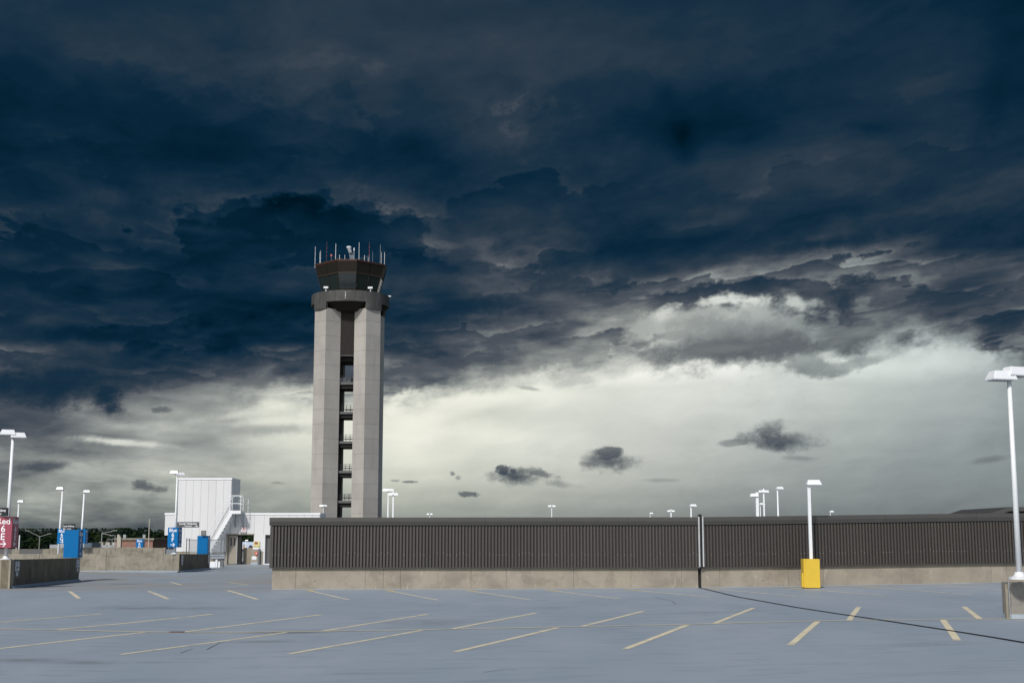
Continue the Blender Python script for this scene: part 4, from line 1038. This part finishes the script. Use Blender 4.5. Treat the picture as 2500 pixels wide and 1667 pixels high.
# ring
def arc_seg(a0, a1, r0, r1, z0, z1, n=6, slope=None):
    k = MB(); out = []
    for i in range(n+1):
        a = R(a0+(a1-a0)*i/n); s_, c_ = math.sin(a), -math.cos(a)
        out.append([(s_*r1, c_*r1, z0), (s_*r1, c_*r1, z1), (s_*r0, c_*r0, z1), (s_*r0, c_*r0, z0)])
    k.loft(out); return k
RR = 6.9; rg0, rgm, rg1 = tz(39.2), tz(40.4), tz(42.3)
seams = []
for qd in range(4):
    b = 90*qd
    for a0, a1, lo in ((-30.5, -15, rgm), (-15, 0, rgm), (0, 15, rgm), (15, 30.5, rgm), (30.5, 45, rg0), (45, 59.5, rg0)):
        arc_seg(b+a0+.12, b+a1-.12, RR-.5, RR, lo, rg1, 5).build('ring_panel', m_ring, TW)
circ = lambda r, z, n=48: [(r*math.sin(2*math.pi*i/n), -r*math.cos(2*math.pi*i/n), z) for i in range(n)]
MB().loft([circ(RR-.06, rgm+.05), circ(RR-.06, rg1-.05)]).build('ring_core', m_joint, TW)
MB().loft([circ(4.4, tz(39.0)), circ(RR-.3, rgm+.04)]).build('soffit', m_darkmetal, TW)  # dark colour stands in for the shade under the ring
for z_, (dz) in ((42.0, .12), (41.75, .14), (41.45, .22), (41.0, .14)):
    MB().box(-.10, .03, -RR-.05, -RR-.002, tz(z_)-dz, tz(z_)).build('ring_marking', m_white, TW)
# cab
ANG = [-16.5, 16.5, 73.5, 106.5, 163.5, 196.5, 253.5, 286.5]
z0, z1, z2, z3 = tz(42.2), tz(42.9), tz(45.65), tz(47.75)
def RZ(z): return 5.0+(z-z0)/(tz(48)-z0)*1.5
def V3(a, z, off=0): r = RZ(z)+off; return Vector((r*math.sin(R(a)), -r*math.cos(R(a)), z))
k = MB(); k.loft([[V3(a, z, -.25) for a in ANG] for z in (z0, z3)]); k.build('cab_core', m_black, TW)
for i in range(8):
    a, b = ANG[i], ANG[(i+1) % 8]+(360 if i == 7 else 0); wide = (b-a) > 40; n = 2 if wide else 1
    def EP(f, z, off): return V3(a, z, off).lerp(V3(b, z, off), f)
    for j in range(n):
        f0, f1 = (j+.02)/n, (j+.98)/n
        for nm, za, zb_, m_, off in (('sill_panel', z0, z1-.05, m_cab, .0), ('window', z1, z2-.05, m_glass, -.10), ('upper_panel', z2, z3-.28, m_cab, .0), ('fascia_panel', z3-.26, z3, m_cabred, .05)):
            kk = MB(); kk.loft([[EP(f0, za, off), EP(f1, za, off), EP(f1, za, off-.12), EP(f0, za, off-.12)], [EP(f0, zb_, off), EP(f1, zb_, off), EP(f1, zb_, off-.12), EP(f0, zb_, off-.12)]])
            kk.build(nm, m_, TW)
        kk = MB(); kk.tube(EP(f0, z2-.02, .02), EP(f1, z2-.02, .02), .05, n=4); kk.build('trim', m_cabtrim, TW)
        if j: MB().tube(EP(.5, z0, .0), EP(.5, z2, .0), .06, n=4).build('mullion', m_black, TW)
    MB().tube(V3(a, z0, .02), V3(a, z3-.3, .02), .07, n=6).build('corner_post', m_darkmetal, TW)
    MB().tube(V3(a, z3+.04, .08), V3(b, z3+.04, .08), .07, n=4).build('roof_edge', m_cabtrim, TW)
k = MB(); k.loft([[V3(a, z3, .05)+Vector((0, 0, -.02)) for a in ANG], [V3(a, z3, -.05)+Vector((0, 0, .16)) for a in ANG]]); k.build('roof', m_darkmetal, TW)
zr = z3+.15
m_redwhite = mat('dull_red_mast', (.16, .05, .05), .6)
def twl(px, py, dy):  # position on the roof, dy metres behind the centre
    p_ = atY(px, py, TY+dy); return p_.x-TX, dy, p_.z+17
for px, top, bot, dy, r_, m_ in ((770,602,638,-1.5,.05,m_white),(781,616,638,-2,.045,m_white),(783,612,638,-2.2,.05,m_white),(798,590,636,-3,.035,m_redwhite),(820,595,628,-3,.06,m_white),
                         (864.5,605,628,-2,.05,m_white),(877,592,628,-4,.055,m_white),(902,591,634,-4,.05,m_redwhite),(910,613,636,-3,.03,m_galv),(929,597,640,-1,.045,m_galv),
                         (931.5,616,640,-1,.04,m_white),(939,616,648,0,.06,m_white),(829,622,629,-3,.06,m_white),(890,623,632,-3,.06,m_white),(842,622,628,-3,.05,m_white),(899,628,634,-3,.05,m_white)):
    x, y, zt_ = twl(px, top, dy); k = MB(); k.tube((x, y, zr-.6 if abs(x) > 5.2 else zr-.1), (x, y, zt_), r_*.85, r_*.6, n=6)
    if m_ is m_redwhite:
        for h in (1.2, 1.9, 2.6): k.box(x-.12, x+.12, y-.03, y+.03, zr+h, zr+h+.05)
    k.build('antenna', m_, TW)
x, y, zt_ = twl(864.5, 607, -2); MB().tube((x, y, zt_-.4), (x, y, zt_+.1), .11, n=8).build('antenna_tip', m_white, TW)
x, y, zt_ = twl(852, 603, -2); xb, yb_, zb_ = twl(861, 628, -2)
k = MB(); k.loft([[(x+math.cos(a)*.45, y+math.sin(a)*.45, zt_-.18) for a in [math.pi*2*i/14 for i in range(14)]], [(x+math.cos(a)*.45, y+math.sin(a)*.45, zt_) for a in [math.pi*2*i/14 for i in range(14)]], [(x+math.cos(a)*.3, y+math.sin(a)*.3, zt_+.1) for a in [math.pi*2*i/14 for i in range(14)]]])
dome = k.build('radar_dome', m_white, TW)
MB().tube((x, y, zt_-.18), (x+.3, y, zt_-1.1), .38, .33, n=10).build('radar_neck', m_galv, dome)
k = MB()
for s1, s2 in ((-.2, -.25), (.2, .3)): k.tube((x+.3+s1, y, zt_-1.0), (xb+s2, yb_, zr), .06, n=5)
k.tube((x+.2, y, zt_-1.4), (xb+.25, yb_, zr+.3), .04, n=5); k.tube((x+.5, y, zt_-1.5), (xb-.25, yb_, zr+.3), .04, n=5); k.build('radar_stand', m_galv, dome)
k = MB()
for dx in (-.5, -.2, .35): k.box(xb+dx-.12, xb+dx+.12, -2.3, -2.0, zr, zr+.45)
k.build('roof_boxes', m_white, TW)
rl = [twl(809, 625, -3), twl(851, 614, 0), twl(902, 626, -3)]
k = MB().path([(rl[0][0], -3, rl[0][2]), (rl[1][0], 2.5, rl[0][2]+.15), (rl[2][0], -3, rl[0][2])], .04, 5)
for p_ in ((rl[0][0], -3), ((rl[0][0]+rl[1][0])/2, -.3), (rl[1][0], 2.5), ((rl[2][0]+rl[1][0])/2, -.3), (rl[2][0], -3)): k.tube((p_[0], p_[1], zr), (p_[0], p_[1], rl[0][2]), .035, n=5)
k.build('roof_railing', m_galv, TW)
MB().box(rl[0][0]-.15, rl[0][0]+.15, -3.2, -2.9, rl[0][2]-.1, rl[0][2]+.25).build('beacon', mat('beacon_red', (.4, .08, .08), .5), TW)
for px in (795, 903):
    p_ = atY(px, 714, TY-RR+.9); x = p_.x-TX; yy = -math.sqrt(max(.1, (RR-.3)**2-x*x)); z = rg1
    k = MB(); k.box(x-.2, x+.2, yy-.2, yy+.1, z-.35, z+.05); k.tube((x, yy, z), (x, yy, z+.5), .07); k.box(x-.42, x+.38, yy-.25, yy+.1, z+.5, z+.82); k.build('camera_unit', m_white, TW)
MB().box(RR-.25, RR+.35, -.2, .1, rg1+.02, rg1+.2).build('floodlight', m_white, TW)

# ------------------------------------------------------------------ dark roof at the far right
p = at(2413, 1256, 88); q1 = at(2466, 1237, 88)
HR = thing('dark_roofed_building', 'dark roof of a further building showing above the screen at the right edge', 'building', (p.x, p.y, -.2))
hz = at(2413, 1254, 88).z+.2; hz2 = q1.z+.2; w_ = q1.x-p.x
MB().prism([(0, hz-.9), (0, hz-.05), (w_, hz2-.06), (14, hz2-.06), (14, hz-.9)], 'y', .6, 9).build('wall', m_darkmetal, HR)
MB().prism([(-.3, hz-.22), (-.3, hz-.10), (w_, hz2), (14, hz2), (14, hz2-.26), (w_, hz2-.28), (.3, hz-.2)], 'y', 0, 9.6).build('roof', m_cap, HR)
MB().box(.1, 14, .9, 8.8, -.1, hz-.9).build('lower_wall', m_darkmetal, HR)

# ------------------------------------------------------------------ beyond the garage
def far_box(name, label, cat, x0, x1, ytop, d, depth, m_, roof=None):
    a, b = at(x0, 1320, d), at(x1, 1320, d); zt_ = at(x0, ytop, d).z
    t_ = thing(name, label, cat, ((a.x+b.x)/2, a.y, -17)); w = (b.x-a.x)/2
    MB().box(-w, w, 0, depth, 0, zt_+17).build('wall', m_, t_)
    if roof: MB().box(-w-.3, w+.3, -.3, depth+.3, zt_+17.01, zt_+17.4).build('roof', roof, t_)
    return t_, w, zt_+17
mbk = brick_pattern()
t_, w, h = far_box('brick_building', 'far low brick building behind the Blue 6 H sign', 'building', 283, 373, 1318, 260, 12, mbk, m_conc_st)
for z_ in (h-1.9, h-4.1): MB().box(-1.0, 1.3, -.12, -.01, z_-1.1, z_).build('window', m_stone, t_); MB().box(-1.0, 1.3, -.14, -.121, z_-1.1, z_-.65).build('pane', m_darkprint, t_)
for x in (-2.3, 1.6, 7.0): MB().box(x-.25, x+.25, 1, 1.6, h+.41, h+1.1).build('roof_vent', m_galv, t_)
for lb, x0, x1, yt, d in (('long pale grey flat roof left of the far brick building', 224, 283, 1330, 330), ('pale grey flat roof between brick building and white building', 373, 412, 1332, 300), ('pale grey roof behind the far blue sign boxes', 122, 212, 1329, 340)):
    t_, w, h = far_box('warehouse', lb, 'building', x0, x1, yt, d, 25, m_roofgrey)
    k = MB()
    for i in range(3): k.box(-w*.6+i*w*.55, -w*.6+i*w*.55+1.0, 2, 4, h, h+.7)
    k.build('roof_units', m_stone, t_)
t_, w, h = far_box('storage_unit', 'dark slate blue unit beside the far small blue sign', 'shed', 206, 224.5, 1324.5, 180, 4, m_greyshed)
MB().box(-w*.9, 0, -.1, -.01, h-2.6, h-1.6).build('stripe', m_plate, t_)
t_ = thing('roof_vent_tower', 'grey louvred vent with slanted top beside the far brick building', 'vent', (at(290, 1318, 255).x, at(290, 1318, 255).y, -17))
z_ = at(290, 1318, 255).z+17; MB().prism([(-.35, 0), (-.35, z_+1.1), (.0, z_+1.1), (.4, z_+.4), (.45, 0)], 'y', 0, .8).build('shaft', m_stone, t_)
m_farpole = mat('dull_grey_pole', (.20, .21, .20), .6)
def street_light(px, ytop, d, arms, label):
    p_ = at(px, ytop, d); t_ = thing('street_light', label, 'street light', (p_.x, p_.y, -17)); H = p_.z+17
    MB().tube((0, 0, 0), (0, 0, H), .11, .08, n=6).build('pole', m_farpole, t_)
    for ax, az in arms: 
        MB().tube((0, 0, H-.1), (ax, 0, H+az), .05, n=5).build('arm', m_farpole, t_); MB().box(ax-.3, ax+.3, -.12, .12, H+az-.04, H+az+.06).build('head', m_farpole, t_)
street_light(249, 1300, 190, ((1.9, .3), (1.5, -.4)), 'far street light with two arms, tallest one left of the brick building')
street_light(261.5, 1318, 260, ((1.3, .3),), 'shorter far street light with one arm left of the brick building')
street_light(274, 1316, 300, ((-.9, .1),), 'faint small street light nearest the left wall of the brick building')
street_light(97, 1308, 200, ((1.5, .35), (-1.9, .8)), 'far street light with two arms beyond the panelled parapet')
street_light(281.5, 1306, 210, (), 'bare short pole at the corner of the brick building')
p_ = at(365, 1266, 150); t_ = thing('flag_mast', 'tall thin bare mast in front of the brick building', 'mast', (p_.x, p_.y, -17)); MB().tube((0, 0, 0), (0, 0, p_.z+17), .07, .05, n=6).build('pole', m_stone, t_)
p_ = at(48, 1306, 118); t_ = thing('bollard_post', 'short white capped post beside the right edge of the red sign', 'post', (p_.x, p_.y, -.6)); MB().tube((0, 0, 0), (0, 0, p_.z+.6), .055, n=8).build('shaft', m_white, t_); MB().box(-.1, .16, -.05, .05, .15, .45).build('box', m_white, t_)
# billboard seen through the passage
pa, pb = at(588, 1330, 125), at(622, 1330, 125); BBz = at(588, 1344, 125).z; Hb = at(588, 1322, 125).z-BBz
BB = thing('billboard', 'poster board with two portraits seen through the passage', 'billboard', ((pa.x+pb.x)/2, pa.y, -.3)); w = (pb.x-pa.x)/2; oz = BBz+.3
MB().box(-w, w, 0, .1, oz, oz+Hb).build('board', m_poster, BB); MB().box(-w*.9, w*.9, .02, .08, 0, oz-.01).build('leg', m_darkgalv, BB)
def disc(cx, cz, rx, rz_, y, m_, nm):
    MB().prism([(cx+math.cos(R(a))*rx, cz+math.sin(R(a))*rz_) for a in range(0, 360, 20)], 'y', y-.004, y).build(nm, m_, BB)
disc(-.30, oz+.34, .17, .24, -.004, m_skin, 'printed_face'); disc(-.30, oz+.52, .16, .10, -.010, m_hair, 'printed_hair'); disc(-.32, oz+.06, .32, .13, -.016, m_darkprint, 'printed_shoulders')
disc(.28, oz+.30, .20, .24, -.004, m_darkprint, 'printed_head'); disc(.28, oz+.18, .09, .11, -.010, m_skin, 'printed_muzzle'); disc(.60, oz+.14, .06, .12, -.01, m_red, 'printed_mark')
p_ = at(600, 1312, 118); lamp(0, -.3, p_.z, 118, (0,), r=.032, label='small white lamp post seen through the passage', base=False, pxtop=600, ytop=1320, square=True, scale=.5)

# ------------------------------------------------------------------ woodland and hills
rnd = random.Random(3)
lv, lf = [], []
def leafq(cx, cy, cz, s_):
    a = Vector((rnd.uniform(-1, 1), rnd.uniform(-1, 1), rnd.uniform(-1, 1))).normalized(); b = a.orthogonal().normalized()
    n = len(lv); c_ = Vector((cx, cy, cz))
    for p_ in (c_+a*s_, c_+b*s_*.8, c_-a*s_*.7, c_-b*s_): lv.append(tuple(p_))
    lf.append((n, n+1, n+2, n+3))
def crown(cx, cy, zt_, r_, h, n_):
    sub = [(rnd.gauss(0, .45)*r_, rnd.gauss(0, .45)*r_, rnd.uniform(-.9, .0)*h*.9, rnd.uniform(.35, .6)*r_) for _ in range(9)]
    sub.append((0, 0, -r_*.45, r_*.5))
    for i in range(n_):
        sx, sy, sz, sr = rnd.choice(sub); d = Vector((rnd.gauss(0, 1), rnd.gauss(0, 1), rnd.gauss(0, 1))).normalized()*sr*rnd.uniform(.75, 1.05)
        leafq(cx+sx+d.x, cy+sy+d.y, min(zt_+sz+d.z, zt_+.3), rnd.uniform(.35, .8))
def tree_band(px0, px1, d0, d1, n_, yt0, yt1, r0, r1, leaves):
    for i in range(n_):
        px = px0+(px1-px0)*(i+rnd.uniform(.1, .9))/n_; d = rnd.uniform(d0, d1)
        p_ = at(px, rnd.uniform(yt0, yt1), d); r_ = rnd.uniform(r0, r1); crown(p_.x, p_.y, p_.z, r_, 13, leaves)
tree_band(-60, 660, 640, 760, 46, 1290, 1302, 6, 10, 420)
tree_band(-60, 660, 480, 580, 44, 1297, 1311, 5, 8, 520)
tree_band(-60, 660, 380, 450, 44, 1314, 1326, 4, 6, 420)
me = bpy.data.meshes.new('woodland'); me.from_pydata(lv, [], lf); me.materials.append(m_leaf); wd = ob('woodland', me)
tag(wd, 'dark green woodland along the horizon at the left behind the signs', 'woodland'); wd['kind'] = 'stuff'
# ground rise and hills behind
k = MB(); n = 160; ridge = []
for i in range(n+1):
    x = -2600+i*5200/n; h = 1.5+3.5*(.5+.5*math.sin(x*.004+1))+2.0*math.sin(x*.013)+1.2*math.sin(x*.041)+rnd.uniform(-.6, .6)
    ridge.append((x, h*1.2))
vs = []; fs = []
for x, h in ridge: vs += [(x, 1500, -17), (x, 2100, EYE+h), (x, 2600, EYE+h*.6), (x, 3400, -17)]
for i in range(n):
    for j in range(3): a = 4*i+j; fs.append((a, a+4, a+5, a+1))
k.add(vs, fs); struct(k.build('hills', mat('hill_woods', (.012, .026, .018), .95, var=.4, vscale=.02)))
k = MB(); k.box(-700, 260, 470, 640, -17, -2.0)
